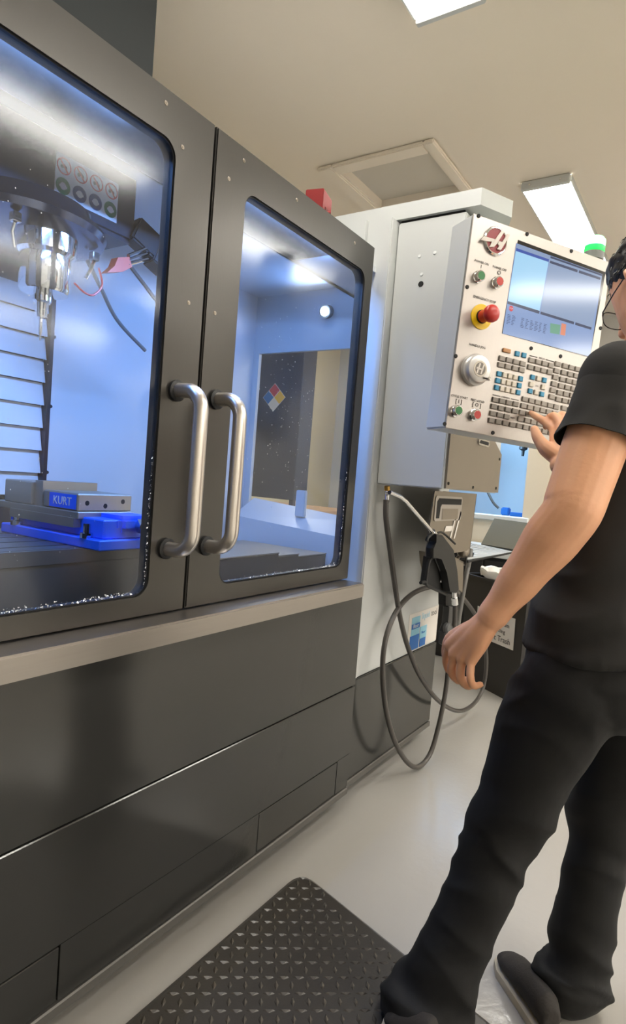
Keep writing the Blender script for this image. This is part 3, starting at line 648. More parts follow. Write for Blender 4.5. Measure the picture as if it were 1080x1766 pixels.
# beacon on top of pendant
t = thing('signal_beacon', 'glowing green beacon lamp standing behind the top edge of the pendant', 'lamp', tuple(PM @ V(.19,.06,.29)))
up = V(.0393,-.03,.9988); b0 = PM @ V(.243,.062,PH/2)+up*.0
bm = BM(); lathe(bm, b0+up*.0, up, [(0,.024),(.020,.024),(.021,.030),(.042,.031),(.044,.029)], 24); put('beacon_base', bm, mat('beacon grey', (120,122,118), .5), t, smooth=True)
bm = BM(); lathe(bm, b0+up*.0442, up, [(0,.028),(.003,.030),(.018,.030)], 24); put('beacon_dome', bm, 'beacon_green', t, smooth=True)
bm = BM(); lathe(bm, b0+up*.0622, up, [(0,.0295),(.020,.029),(.028,.023),(.030,.01)], 24); put('beacon_cap', bm, mat('beacon hot top', (150,255,180), .3, emit=(120,255,160), estr=7), t, smooth=True)
# paper sheet fixed to the side of the pendant rear / wall notices
# ================================================================ AIR GUN STATION
brk = thing('gun_bracket', 'dull stainless bracket plate with an oblong opening below the control cabinet', 'bracket', (2.3,-.12,.8))
bm = BM(); prism(bm, [(2.02,-.142,1.092),(2.47,-.142,1.092),(2.45,-.142,.862),(1.99,-.142,.862)], (0,0,0), (0,.004,0)); prism(bm, [(2.20,-.142,.862),(2.45,-.142,.862),(2.45,-.10,.862),(2.20,-.10,.862)], (0,0,0), (0,0,-.004)); put('plate', bm, 'dull_steel', brk)
bm = BM(); prism(bm, [(2.45,-.142,.862),(2.47,-.142,1.092),(2.47,.004,1.092),(2.45,.004,.862)], (0,0,0), (-.004,0,0)); put('side_flange', bm, 'dull_steel', brk)
bm = BM(); prism(bm, [(p[0],-.1425,p[1]) for p in rrect(2.03,2.30,.985,1.075,.012)], (0,0,0), (0,-.002,0)); fr_ = put('opening_frame', bm, 'panel_steel', brk)
bm = BM(); prism(bm, [(2.045,-.1446,.995),(2.045,-.1446,1.055),(2.06,-.1446,1.067),(2.29,-.1446,1.067),(2.29,-.1446,1.045),(2.09,-.1446,1.045),(2.08,-.1446,1.035),(2.075,-.1446,.995)], (0,0,0), (0,-.0006,0)); put('dark_slot', bm, 'gap', fr_)
bm = BM(); prism(bm, [(2.10,-.1446,1.03),(2.26,-.1446,1.03),(2.26,-.1446,.99),(2.10,-.1446,.99)], (0,0,0), (0,-.001,0)); put('inner_tab', bm, 'dull_steel', fr_)
bm = BM()
for dx in (0, .042): prism(bm, [(2.20+dx,-.143,.915),(2.212+dx,-.143,.915),(2.262+dx,-.143,1.02),(2.248+dx,-.143,1.02)], (0,0,0), (0,-.0015,0))
prism(bm, [(2.14,-.143,.945),(2.21,-.143,.945),(2.22,-.143,.965),(2.15,-.143,.965)], (0,0,0), (0,-.0015,0)); put('decal_mark', bm, 'paper', brk, label='white painted slanted H mark')
bm = BM(); prism(bm, [(2.275,-0.130,0.846),(2.421,-0.130,0.811),(2.441,-0.130,0.682),(2.352,-0.130,0.715),(2.291,-0.130,0.806)], (0,0,0), (0,.14,0)); put('lower_flange', bm, 'dull_steel', brk)
# ball knob lever
t = thing('ball_lever', 'steel ball knob with a pale rod tip beside the air gun', 'lever', (2.434,-0.120,0.842))
kc = V(*(2.431,-0.120,0.852)); bm = BM(); bmesh.ops.create_uvsphere(bm, u_segments=20, v_segments=14, radius=.026, matrix=Matrix.Translation(kc)); put('ball_knob', bm, 'dull_steel', t, smooth=True)
bm = BM(); tube(bm, [(2.506,-0.110,0.861), (2.534,-0.110,0.920)], [.007,.004], 10); put('rod_tip', bm, 'key_white', t, smooth=True)
bm = BM(); tube(bm, [kc, kc+V(.0,.05,-.075)], .008, 10); put('lever_rod', bm, 'dull_steel', t, smooth=True)
# air gun
ag = thing('air_gun', 'black air gun with a bent chrome nozzle hanging on a black holder', 'air gun', (2.125,-0.170,0.814))
GY = -.17
bm = BM(); tube(bm, [(1.651,-0.150,1.078), (1.719,-0.155,1.066)]+[(1.748,-0.160,1.054), (1.997,-0.170,0.936)], .0065, 12); nz = put('nozzle', bm, 'chrome', ag, smooth=True)
bm = BM(); tube(bm, [(1.962,-0.170,0.953), (2.015,-0.170,0.927)], .011, 12); put('nozzle_nut', bm, 'chrome', nz, smooth=True)
bm = BM(); prism(bm, [(1.963,-0.170,0.947),(2.022,-0.170,0.943),(2.148,-0.170,0.883),(2.206,-0.170,0.797),(2.242,-0.170,0.727),(2.221,-0.170,0.713),(2.146,-0.170,0.726),(2.098,-0.170,0.806),(2.036,-0.170,0.858),(1.957,-0.170,0.863),(1.949,-0.170,0.898),(1.975,-0.170,0.916)], (0,-.014,0), (0,.014,0))
bmesh.ops.bevel(bm, geom=bm.edges[:], offset=.003, segments=1, affect='EDGES'); put('gun_body', bm, 'black_plastic', ag, smooth=True)
bm = BM(); tube(bm, smooth_path([(1.973,-0.175,0.943),(2.024,-0.175,0.950),(2.070,-0.175,0.940),(2.125,-0.175,0.921),(2.178,-0.175,0.902)], 4), .004, 8); put('lever', bm, 'black_plastic', ag, smooth=True)
bm = BM(); tube(bm, smooth_path([(1.954,-0.170,0.943),(1.926,-0.170,0.934),(1.919,-0.170,0.923)], 4), .006, 8); put('hook', bm, 'black_plastic', ag, smooth=True)
bm = BM(); tube(bm, [(2.222,-0.170,0.733), (2.238,-0.170,0.693)], .010, 12); tube(bm, [(2.238,-0.170,0.693), (2.251,-0.170,0.665)], .013, 8); put('hose_fitting', bm, 'chrome', ag, smooth=True)
# holder
gh = thing('gun_holder', 'black moulded holder with two bolts under the air gun', 'holder', (2.122,-0.140,0.788))
bm = BM(); prism(bm, [(2.010,-0.150,0.861),(2.092,-0.150,0.856),(2.155,-0.150,0.804),(2.213,-0.150,0.711),(2.001,-0.150,0.763)], (0,.0,0), (0,.025,0)); put('holder_back', bm, 'gap', gh)
bm = BM(); tube(bm, smooth_path([(1.967,-0.160,0.769),(1.971,-0.160,0.815),(1.983,-0.160,0.852),(2.028,-0.160,0.861),(2.092,-0.160,0.843),(2.130,-0.160,0.801),(2.170,-0.160,0.733)], 5), .007, 8); tube(bm, [(1.901,-0.170,0.783),(1.959,-0.160,0.779),(1.983,-0.160,0.763),(2.188,-0.160,0.706)], .006, 8); put('holder_rim', bm, 'black_plastic', gh, smooth=True)
for px in ((2.125,-0.152,0.790), (2.125,-0.152,0.766)):
    bm = BM(); lathe(bm, px, (0,-1,0), [(0,.008),(.006,.007)], 6); put('bolt', bm, 'chrome', gh)
bm = BM(); prism(bm, [(2.222,-0.140,0.708),(2.300,-0.140,0.690),(2.299,-0.140,0.644),(2.234,-0.140,0.657)], (0,0,0), (0,.03,0)); put('holder_foot', bm, 'gap', gh)
# coolant wand below
cw = thing('coolant_wand', 'dark grey coolant wand with a round valve knob hanging under the holder', 'spray wand', (2.301,-0.130,0.563))
bm = BM(); prism(bm, [(2.268,-0.130,0.649),(2.361,-0.130,0.632),(2.388,-0.130,0.549),(2.350,-0.130,0.468),(2.256,-0.130,0.499),(2.244,-0.130,0.550),(2.273,-0.130,0.577)], (0,-.012,0), (0,.014,0)); bmesh.ops.bevel(bm, geom=bm.edges[:], offset=.003, segments=1, affect='EDGES'); put('wand_body', bm, mat('wand grey', (62,62,62), .4), cw)
bm = BM(); lathe(bm, (2.263,-0.140,0.564), (-.3,-1,.1), [(0,.022),(.012,.022),(.018,.017),(.02,.006)], 20); put('valve_knob', bm, mat('knob grey', (92,92,92), .35), cw, smooth=True)
bm = BM(); tube(bm, smooth_path([(2.582,-0.100,0.849),(2.549,-0.110,0.809),(2.492,-0.120,0.728),(2.461,-0.120,0.609),(2.444,-0.120,0.514),(2.423,-0.120,0.464)], 5), .010, 12); put('wand_tube', bm, 'hose_grey', cw, smooth=True)
bm = BM(); lathe(bm, (2.585,-0.100,0.838), (0,.25,-1), [(0,.016),(.05,.016),(.052,.012)], 14); put('tube_cap', bm, 'black_plastic', cw, smooth=True)
# brass fitting under cabinet
t = thing('hose_tee', 'brass and chrome tee fitting under the cabinet where the hose starts', 'fitting', (1.721,-0.100,1.089))
bm = BM(); tube(bm, [(1.871,-0.030,1.096), (1.874,-0.030,1.081)], .010, 12); put('brass_nipple', bm, mat('brass', (190,150,80), .3, metal=1), t, smooth=True)
bm = BM(); tube(bm, [(1.874,-0.030,1.083), (1.877,-0.030,1.041)], .009, 12); tube(bm, [(1.867,-0.030,1.069), (1.872,-0.045,1.074)], .007, 12); put('tee_body', bm, 'chrome', t, smooth=True)
# hose: one long loop
hp = [(1.871,-0.030,1.049),(1.874,-0.035,0.984),(1.907,-0.040,0.893),(1.974,-0.045,0.735),(2.030,-0.050,0.616),(2.116,-0.055,0.489),(2.254,-0.060,0.347),(2.465,-0.065,0.198),(2.703,-0.070,0.092),(2.894,-0.075,0.069),(3.015,-0.080,0.115),(3.029,-0.085,0.231),(2.959,-0.085,0.377),(2.834,-0.080,0.501),(2.692,-0.070,0.595),(2.556,-0.065,0.658),(2.404,-0.060,0.698),(2.261,-0.050,0.709),(2.119,-0.050,0.700),(2.006,-0.050,0.662),(1.935,-0.050,0.595),(1.901,-0.055,0.510),(1.910,-0.060,0.406),(1.945,-0.070,0.286),(2.018,-0.080,0.164),(2.117,-0.090,0.063),(2.206,-0.100,0.018),(2.292,-0.110,0.043),(2.333,-0.120,0.152),(2.348,-0.130,0.294),(2.302,-0.150,0.474),(2.279,-0.165,0.585),(2.250,-0.170,0.669)]
bm = BM(); tube(bm, smooth_path(hp, 6), .0095, 12); tag(put('air_hose', bm, 'hose', smooth=True), 'dark grey air hose looping down from the cabinet to the air gun', 'hose')
# sticker on machine front panel
stx = put('advert_sticker', (lambda b: (prism(b, [(2.235,.0055,.438),(2.54,.0055,.438),(2.54,.0055,.592),(2.235,.0055,.592)], (0,0,0), (0,-.001,0)), b)[1])(BM()), 'paper', mill, label='white advertising sticker with blue cans above the skirt')
bm = BM(); box(bm, 2.255, 2.345, .003, .0044, .44, .50); box(bm, 2.355, 2.415, .0028, .0042, .44, .475); put('print_can', bm, 'pt_blue', stx)
bm = BM(); box(bm, 2.262, 2.342, .003, .0044, .50, .575); box(bm, 2.350, 2.418, .0024, .0041, .475, .525); put('print_can', bm, 'pt_light', stx)
bm = BM(); box(bm, 2.262, 2.342, .002, .003, .527, .548); put('print_band', bm, 'pt_blue', stx)
text('lettering', 'Blaser', .022, 'sticker', Matrix.Translation((2.302,.0018,.538)) @ RXZ, stx, ext=.0002)
text('lettering', 'Blaser', .016, 'pt_blue', Matrix.Translation((2.384,.0018,.50)) @ RXZ, stx, ext=.0002)
text('lettering', 'liquid', .038, 'pt_light', Matrix.Translation((2.402,.004,.567)) @ RXZ, stx, ext=.0002)
text('lettering', 'tool', .038, 'ink', Matrix.Translation((2.492,.004,.567)) @ RXZ, stx, ext=.0002)

# ================================================================ FLOOR MAT
mt = thing('floor_mat', 'black rubber anti-fatigue mat with a diamond tread lying before the machine', 'mat', (.6,-.5,0))
A_, B_, C_, D_ = V(1.405,-.100), V(-.60,-.095), V(-.60,-.98), V(1.18,-.98)
def mround(P, r=.06, n=6):
    out = []
    for i in range(4):
        p = P[i]; a = (P[i-1]-p).normalized(); b = (P[(i+1)%4]-p).normalized()
        for k in range(n+1):
            t_ = k/n; q0 = p+a*r; q2 = p+b*r; out.append((1-t_)**2*q0+2*t_*(1-t_)*p+t_*t_*q2)
    return out
lo_ = mround([A_, B_, C_, D_]); cen = (A_+B_+C_+D_)/4
bm = BM(); rings(bm, [[(p.x,p.y,.001) for p in lo_], [(p.x,p.y,.004) for p in lo_], [(cen.x+(p.x-cen.x)*.985, cen.y+(p.y-cen.y)*.97, .013) for p in lo_]]); put('mat_base', bm, 'mat_rubber', mt)
def inside(p, P):
    for i in range(4):
        a, b = P[i], P[(i+1)%4]; e_ = (b-a).normalized()
        if e_.x*(p.y-a.y)-e_.y*(p.x-a.x) < .022: return False
    return True
bm = BM(); sp = .0265
u_, w_ = V(1,.0), V(-.22,-.975)
i = 0
for i in range(-2, 82):
    for j_ in range(0, 36):
        c = A_ + V(-sp*i, 0) + w_*(sp*j_)
        if not inside(c, [A_, B_, C_, D_]): continue
        a = math.radians(40 if (i+j_) % 2 else 130)-.05
        d = V(math.cos(a), math.sin(a)); e_ = V(-d.y, d.x)
        top = [bm.verts.new((c.x+d.x*s, c.y+d.y*s, .0158)) for s in (-.008, .008)]
        bs = [bm.verts.new((c.x+q.x, c.y+q.y, .0128)) for q in (-d*.0135, e_*.0055, d*.0135, -e_*.0055)]
        bm.faces.new((bs[0], bs[1], top[0])); bm.faces.new((bs[1], top[1], top[0])); bm.faces.new((bs[1], bs[2], top[1])); bm.faces.new((bs[2], bs[3], top[1])); bm.faces.new((bs[3], top[0], top[1])); bm.faces.new((bs[3], bs[0], top[0]))
put('tread_pattern', bm, mat('highlight tread rubber', (74,70,64), .26), mt, kind='stuff')  # ridge highlights are put into this lighter colour

# ================================================================ BACKGROUND
# trash bin with liner and sign
bA, bB = Vector((3.405,0.063,0.000)), Vector((3.334,-0.045,0.000))
bd_ = (bB-bA); bd_.z = 0; bd_.normalize(); bn = V(-bd_.y, bd_.x, 0)
if bn.dot(V(1,0,0)) < 0: bn = -bn
b0 = bA - bd_*.20; BW, BD, BH = .52, .30, .60
t = thing('trash_bin', 'square black bin with a white liner and a paper recycling notice on its front', 'bin', tuple(b0+bd_*BW/2+bn*BD/2))
def bc_(a, b, z, k=0): return b0+bd_*(BW/2+(a-.5)*BW*(1+k))+bn*(BD/2+(b-.5)*BD*(1+k))+V(0,0,z)
bm = BM()
R1 = [[bc_(a,b,z,k) for a,b in ((0,0),(1,0),(1,1),(0,1))] for z,k in ((0,-.10),(BH,.0),(BH,.03),(BH+.018,.03),(BH+.018,-.03),(.03,-.14))]
rings(bm, R1); put('bin_body', bm, 'bin', t)
bm = BM()
def rim(k, z, wob=0):
    out = []
    for i in range(40):
        a = 2*PI*i/40; ca, sa = math.cos(a), math.sin(a)
        rx = ca*.5; ry = sa*.5
        out.append(b0+bd_*(BW/2+rx*BW*k*(1+wob*.05*math.sin(i*2.3)))+bn*(BD/2+ry*BD*k)+V(0,0,z+wob*.012*math.sin(i*1.7+1)))
    return out
rings(bm, [rim(.97,BH+.021,.3), rim(1.0,BH+.05,.6), rim(.98,BH+.062,.4), rim(.93,BH+.058,.5), rim(.84,BH+.01,1), rim(.6,BH-.06,1.5), rim(.1,BH-.08,1)], caps=False)
put('bin_liner', bm, 'bag', t, smooth=True)
fz = lambda z: -.05*(1-z/BH)*BD*1.0
def onbin(a, z, off): k = -.10*(1-z/BH); return b0+bd_*(BW/2+(a-.5)*BW)+bn*(BD/2-.5*BD*(1+k)-off)+V(0,0,z)
bm = BM(); q = [onbin(.26,.28,.003), onbin(.86,.28,.003), onbin(.86,.45,.003), onbin(.26,.45,.003)]; prism(bm, q, (0,0,0), -bn*.001); sg = put('paper_sign', bm, 'paper', t, label='white paper notice with black lettering')
def bin_text(s, a, z, size):
    o_ = onbin(a, z, .0048); zx = bd_; zz = (onbin(.5,.45,0)-onbin(.5,.28,0)).normalized(); zy = zx.cross(zz)
    m_ = Matrix(((zx.x,zz.x,zy.x,o_.x),(zx.y,zz.y,zy.y,o_.y),(zx.z,zz.z,zy.z,o_.z),(0,0,0,1)))
    text('lettering', s, size, 'ink', m_, sg, ext=.0003)
bin_text('Mixed Aluminum', .57, .398, .032); bin_text('Recycling', .61, .358, .032); bin_text('Not Trash', .63, .313, .044)
# white counter behind
t = thing('white_counter', 'white counter top on a charcoal base behind the bin', 'counter', (4.0,.2,0))
bm = BM(); box(bm, 3.79, 4.39, -.15, .60, .70, .735, .004); put('counter_top', bm, 'white_paint', t)
bm = BM(); box(bm, 3.83, 4.37, -.12, .57, 0, .70); put('counter_base', bm, 'bin', t)
for k in range(2):
    bm = BM(); box(bm, 3.818, 3.83, -.11+k*.34, .22+k*.34, .05, .68, .003); d_ = put('door', bm, 'bin', t)
    bm = BM(); box(bm, 3.808, 3.818, .0+k*.34, .12+k*.34, .62, .632); put('handle', bm, 'steel', d_)
# lid
t = thing('tilted_lid', 'grey green sheet metal lid propped open on a black box on the counter', 'lid', (3.95,.2,.735))
L1, L2, L3, L4 = [Vector(p) for p in ((3.800,0.246,0.775), (3.800,0.049,0.767), (4.050,0.019,0.927), (4.050,0.253,0.934))]
ex_ = (L2-L1)*.8
bm = BM(); prism(bm, [L1, L2+ex_, L3+ex_, L4], (0,0,0), (.01,0,-.006)); put('lid_sheet', bm, 'lid', t)
bm = BM(); prism(bm, [L1+V(.012,-.01,-.012), V(L2.x+ex_.x+.012, L2.y+ex_.y, L2.z-.02), V(4.08, L2.y+ex_.y, L2.z-.02), V(4.08, L1.y, L1.z-.012)], (0,0,0), (0,0,.736-L2.z+.02)); put('black_box', bm, 'gap', t)
# slatted tray
t = thing('slatted_tray', 'bright slatted metal tray beyond the ball knob', 'tray', (3.134,-0.001,0.800))
T1, T2, T3, T4 = [Vector(p) for p in ((3.289,0.151,0.820), (3.069,-0.148,0.820), (2.824,-0.146,0.820), (2.421,-0.144,0.820))]
for k in range(9):
    a0, a1 = k/9, (k+.62)/9
    p0, p1 = T1.lerp(T4, a0), T1.lerp(T4, a1); q0, q1 = T2.lerp(T3, a0), T2.lerp(T3, a1)
    bm = BM(); prism(bm, [p0, p1, q1, q0], (0,0,0), (0,0,-.003)); put('slat', bm, 'white_paint', t)
bm = BM(); tube(bm, [T1+V(0,0,-.006), T4+V(0,0,-.006)], .005, 6); tube(bm, [T2+V(0,0,-.006), T3+V(0,0,-.006)], .005, 6); tube(bm, [T4+V(0,0,-.006), T3+V(0,0,-.006)], .005, 6); put('tray_rim', bm, 'gap', t)
bm = BM(); tube(bm, [T4+V(0,0,-.006), V(2.545,.03,.80)], .006, 6); tube(bm, [T1+V(0,0,-.006), V(2.545,.3,.80)], .006, 6); put('tray_bracket', bm, 'gap', t)
# second machine
m2 = thing('second_machine', 'pale machine far behind the pendant with a blue lit open work area', 'machine', (4.9,.4,0))
MX = 4.42
bm = BM()
for b in ((.75,1.35,.0,2.0),(-.9,.17,.0,2.0),(.17,.75,.0,.93),(.17,.75,1.62,2.0)): box(bm, MX, MX+.05, b[0], b[1], b[2], b[3])
put('front_sheet', bm, mat('pale machine sheet', (206,194,172), .6), m2)
bm = BM(); box(bm, MX+.05, MX+.95, -.9, -.85, 0, 2); box(bm, MX+.05, MX+.95, 1.3, 1.35, 0, 2); box(bm, MX+.90, MX+.95, -.85, 1.3, 0, 2); box(bm, MX+.05, MX+.90, -.85, 1.3, 1.9, 1.95); box(bm, MX+.05, MX+.90, -.85, 1.3, .80, .85); put('cabinet_shell', bm, 'interior', m2)
bm = BM(); box(bm, MX-.03, MX+.05, .12, .78, .905, .945, .006); put('sill', bm, 'white_paint', m2)
bm = BM(); box(bm, MX+.2, MX+.5, .1, .7, 1.55, 1.62, .01); put('head_cover', bm, 'dull_steel', m2)
bm = BM(); tube(bm, smooth_path([(MX+.2,.50,1.56),(MX+.2,.52,1.38),(MX+.22,.54,1.20),(MX+.2,.46,1.05),(MX+.2,.40,.99)], 5), .010, 8); put('coolant_hose', bm, 'hose', m2, smooth=True)
bm = BM(); obox(bm, (MX+.22,.35,.97), (1,0,0), (0,1,0), (0,0,1), .03, .03, .03, .008); obox(bm, (MX+.22,.26,.955), (1,0,0), (0,1,0), (0,0,1), .04, .05, .015, .005); put('fixture_block', bm, 'pt_blue', m2)
bm = BM(); lathe(bm, (MX+.2,.26,1.50), (0,0,-1), [(0,.03),(.06,.03),(.07,.012),(.11,.01)], 12); put('nozzle', bm, 'black_plastic', m2, smooth=True)
ld = bpy.data.lights.new('interior_lamp', 'AREA'); ld.shape = 'RECTANGLE'; ld.size, ld.size_y = .5, .1; ld.color = (.36,.66,1.0); ld.energy = 15
lo = bpy.data.objects.new('interior_lamp', ld); link(lo); lo.parent = m2; lo.matrix_parent_inverse = MW[m2.name].inverted(); lo.location = (MX+.12,.45,1.60); lo.rotation_euler = (0, math.radians(-35), math.radians(0))
bm = BM(); box(bm, MX+.06, MX+.18, .2, .7, 1.605, 1.62); put('lamp_strip', bm, 'led', m2)
bm = BM(); bm.free()
for k, (ya, za, w_, h_) in enumerate(((-.02,1.70,.21,.28), (-.27,1.74,.21,.28))):
    bm = BM(); box(bm, MX-.0015, MX-.0002, ya-w_/2-.06, ya+w_/2-.06, za-h_/2, za+h_/2); tag(put('paper_notice', bm, 'paper'), 'white paper notice on the pale machine %s' % ('just right of the pendant edge' if k == 0 else 'hidden mostly by the operator head'), 'notice')
# bench and dark hutch seen through the side window
t = thing('workbench', 'tan topped workbench seen through the machine side window', 'bench', (3.5,1.6,0))
bm = BM(); box(bm, 3.15, 3.85, 1.15, 2.2, .86, .90, .004); put('bench_top', bm, 'wood', t)
for x in (3.2, 3.8):
    for y in (1.2, 2.15):
        bm = BM(); box(bm, x-.025, x+.025, y-.025, y+.025, 0, .86); put('leg', bm, 'black_cab', t)
t = thing('dark_cabinet', 'tall dark cabinet with a coloured hazard diamond, seen through the right door window', 'cabinet', (3.4,1.6,.90))
bm = BM(); box(bm, 3.25, 3.40, 1.33, 1.95, .95, 1.95, .004); put('cabinet_body', bm, 'black_cab', t)
for y in (1.36, 1.90):
    for x in (3.28, 3.37):
        bm = BM(); box(bm, x-.015, x+.015, y-.015, y+.015, .90, .951); put('foot', bm, 'black_cab', t)
dc = V(3.2485, 1.55, 1.62); e_ = .047
sg = None
bm = BM(); prism(bm, [dc+V(.0,0,e_*2), dc+V(0,e_*2,0), dc+V(0,0,-e_*2), dc+V(0,-e_*2,0)], (0,0,0), (-.001,0,0)); sg = put('hazard_diamond', bm, 'sticker', t, label='hazard diamond with blue, red, yellow and white quarters')
for (dy, dz), m_ in (((0,e_),'st_red'), ((e_,0),'pt_blue'), ((-e_,0),'yellow')):
    c_ = dc+V(-.0012,dy,dz); s_ = e_*.94
    bm = BM(); prism(bm, [c_+V(0,0,s_), c_+V(0,s_,0), c_+V(0,0,-s_), c_+V(0,-s_,0)], (0,0,0), (-.0006,0,0)); put('quarter', bm, m_, sg)

# ================================================================ PERSON
per = thing('person', 'person in black tee, black jeans and glasses pressing keys on the pendant', 'person', (1.29,-.80,0))
rb, fb = V(.839,-.545,0), V(.545,.839,0)
PO = V(1.288,-.821,0)
def B(r, f, z): return PO+rb*r+fb*f+V(0,0,z)
def ell(c, ax, ay, a, b, n=24, p=2.0):
    out = []
    for k in range(n):
        t_ = 2*PI*k/n; ct, st_ = math.cos(t_), math.sin(t_)
        x = math.copysign(abs(ct)**(2/p), ct); y = math.copysign(abs(st_)**(2/p), st_)
        out.append(c+ax*x*a+ay*y*b)
    return out
def limb(bm, pts, rad, n=6, seg=18, flat=1.0, up=None):
    """closed tapered limb with rounded ends through the joints"""
    P_ = smooth_path(pts, n); m_ = len(pts)
    R_ = []
    for i in range(m_-1):
        for k in range(n):
            t_ = k/n; t_ = t_*t_*(3-2*t_); R_.append(rad[i]*(1-t_)+rad[i+1]*t_)
    R_.append(rad[-1])
    d0 = (P_[0]-P_[1]).normalized(); d1 = (P_[-1]-P_[-2]).normalized()
    pre = [(P_[0]+d0*R_[0]*s, R_[0]*math.sqrt(max(0,1-s*s))) for s in (.97,.8,.5)]; post = [(P_[-1]+d1*R_[-1]*s, R_[-1]*math.sqrt(max(0,1-s*s))) for s in (.5,.8,.97)]
    pp = [p for p, _ in pre]+P_+[p for p, _ in post]; rr_ = [r for _, r in pre]+R_+[r for _, r in post]
    if flat == 1.0: tube(bm, pp, rr_, seg); return
    d = (pp[1]-pp[0]).normalized(); x, y, _ = frame_for(d, up); rs = []
    for i, p in enumerate(pp):
        nd = (pp[min(i+1,len(pp)-1)]-pp[max(i-1,0)]).normalized(); q = d.rotation_difference(nd); x = q @ x; y = q @ y; d = nd
        rs.append([p+x*math.cos(2*PI*k/seg)*rr_[i]+y*math.sin(2*PI*k/seg)*rr_[i]*flat for k in range(seg)])
    rings(bm, rs)
def fuse(name, bm, m, voxel, smooth_it=4, parent=None, fn=None, label=None, fac=.5):
    bmesh.ops.recalc_face_normals(bm, faces=bm.faces[:])
    me = bpy.data.meshes.new(name); bm.to_mesh(me); bm.free()
    o = bpy.data.objects.new(name, me); link(o)
    md = o.modifiers.new('r', 'REMESH'); md.mode = 'VOXEL'; md.voxel_size = voxel; md.use_smooth_shade = True
    ms = o.modifiers.new('s', 'SMOOTH'); ms.iterations = smooth_it; ms.factor = fac
    dg = bpy.context.evaluated_depsgraph_get(); m2_ = bpy.data.meshes.new_from_object(o.evaluated_get(dg))
    bpy.data.objects.remove(o); bpy.data.meshes.remove(me); m2_.name = name
    if fn:
        n_ = len(m2_.vertices); co = np.empty(n_*3, 'f'); m2_.vertices.foreach_get('co', co); no = np.empty(n_*3, 'f'); m2_.vertices.foreach_get('normal', no)
        co = co.reshape(-1,3); no = no.reshape(-1,3); co = fn(co, no); m2_.vertices.foreach_set('co', co.astype('f').ravel()); m2_.update()
    m2_.materials.clear()
    return putme(name, m2_, m, parent, smooth=True, label=label, sharp=180)
# ---- joints
Lsh, Lel, Lwr = Vector((1.243,-0.795,1.325)), Vector((1.131,-0.759,1.076)), Vector((1.116,-0.645,0.876))
Lkn = Vector((1.120,-0.596,0.801))
Rsh = Lsh+rb*.36+V(0,0,.0)
Rwr = Vector((1.651,-0.627,1.184)); Rel = V(1.60,-.87,1.07)
neck0 = B(.10,.015,1.37)
hf = V(.545,.65,-.53).normalized(); hr = V(hf.y,-hf.x,0).normalized(); hu = hr.cross(hf)
hc = Vector((1.478,-0.819,1.555))
# ---- body
bm = BM()
tor = [(.70,.008,0,.10,.09),(.78,.008,0,.15,.105),(.86,.02,0,.148,.10),(.95,.035,.005,.13,.09),(1.05,.055,.01,.138,.095),(1.18,.078,.01,.155,.10),(1.28,.09,.01,.165,.095),(1.34,.095,.012,.14,.08),(1.375,.10,.015,.09,.06)]
rings(bm, [ell(B(r,f,z), rb, fb, a, b) for z,r,f,a,b in tor])
limb(bm, [B(.10,.01,1.33), neck0+V(0,0,.02), hc-hu*.07-hf*.02], [.062,.052,.050])
hd_ = [(-.118,.058,.020,.018),(-.10,.045,.040,.040),(-.07,.028,.056,.066),(-.03,.012,.066,.086),(.01,0,.071,.094),(.05,-.006,.073,.097),(.085,-.008,.064,.085),(.108,-.01,.044,.058),(.118,-.01,.015,.02)]
rings(bm, [ell(hc+hu*u+hf*f, hr, hf, a, b, 28) for u,f,a,b in hd_])
limb(bm, [hc+hf*.088+hu*.02, hc+hf*.107-hu*.022], [.008,.013], 3, 10)      # nose
limb(bm, [hc+hf*.092-hu*.058-hr*.02, hc+hf*.097-hu*.058, hc+hf*.092-hu*.058+hr*.02], [.006,.009,.006], 3, 10)   # lips
for s in (-1, 1):
    limb(bm, [hc+hr*s*.073+hu*.025-hf*.012, hc+hr*s*.084+hu*.008-hf*.018, hc+hr*s*.074-hu*.03-hf*.005], [.011,.012,.008], 4, 10, .6)   # ears
# arms
limb(bm, [Lsh, Lsh.lerp(Lel,.45), Lel+(Lsh-Lel)*.10, Lel, Lel+(Lwr-Lel)*.22, Lel+(Lwr-Lel)*.6, Lwr+(Lel-Lwr)*.10, Lwr], [.056,.0555,.052,.049,.049,.038,.0285,.028], 5, 20)
limb(bm, [Rsh, Rsh.lerp(Rel,.5), Rel, Rel+(Rwr-Rel)*.25, Rel+(Rwr-Rel)*.7, Rwr], [.053,.046,.042,.041,.032,.027], 5, 20)
# legs (under the jeans)
Lhip, Lknee, Lank = Vector((1.222,-0.779,0.789)), Vector((1.232,-0.669,0.404)), Vector((1.175,-0.573,0.028))
Rhip, Rknee, Rank = Vector((1.393,-0.876,0.775)), Vector((1.431,-0.827,0.388)), Vector((1.423,-0.803,0.034))
for h_, k_, a_ in ((Lhip,Lknee,Lank),(Rhip,Rknee,Rank)):
    limb(bm, [h_, h_.lerp(k_,.5), k_, k_.lerp(a_,.35), a_], [.07,.062,.047,.048,.034], 5, 16)
    pass
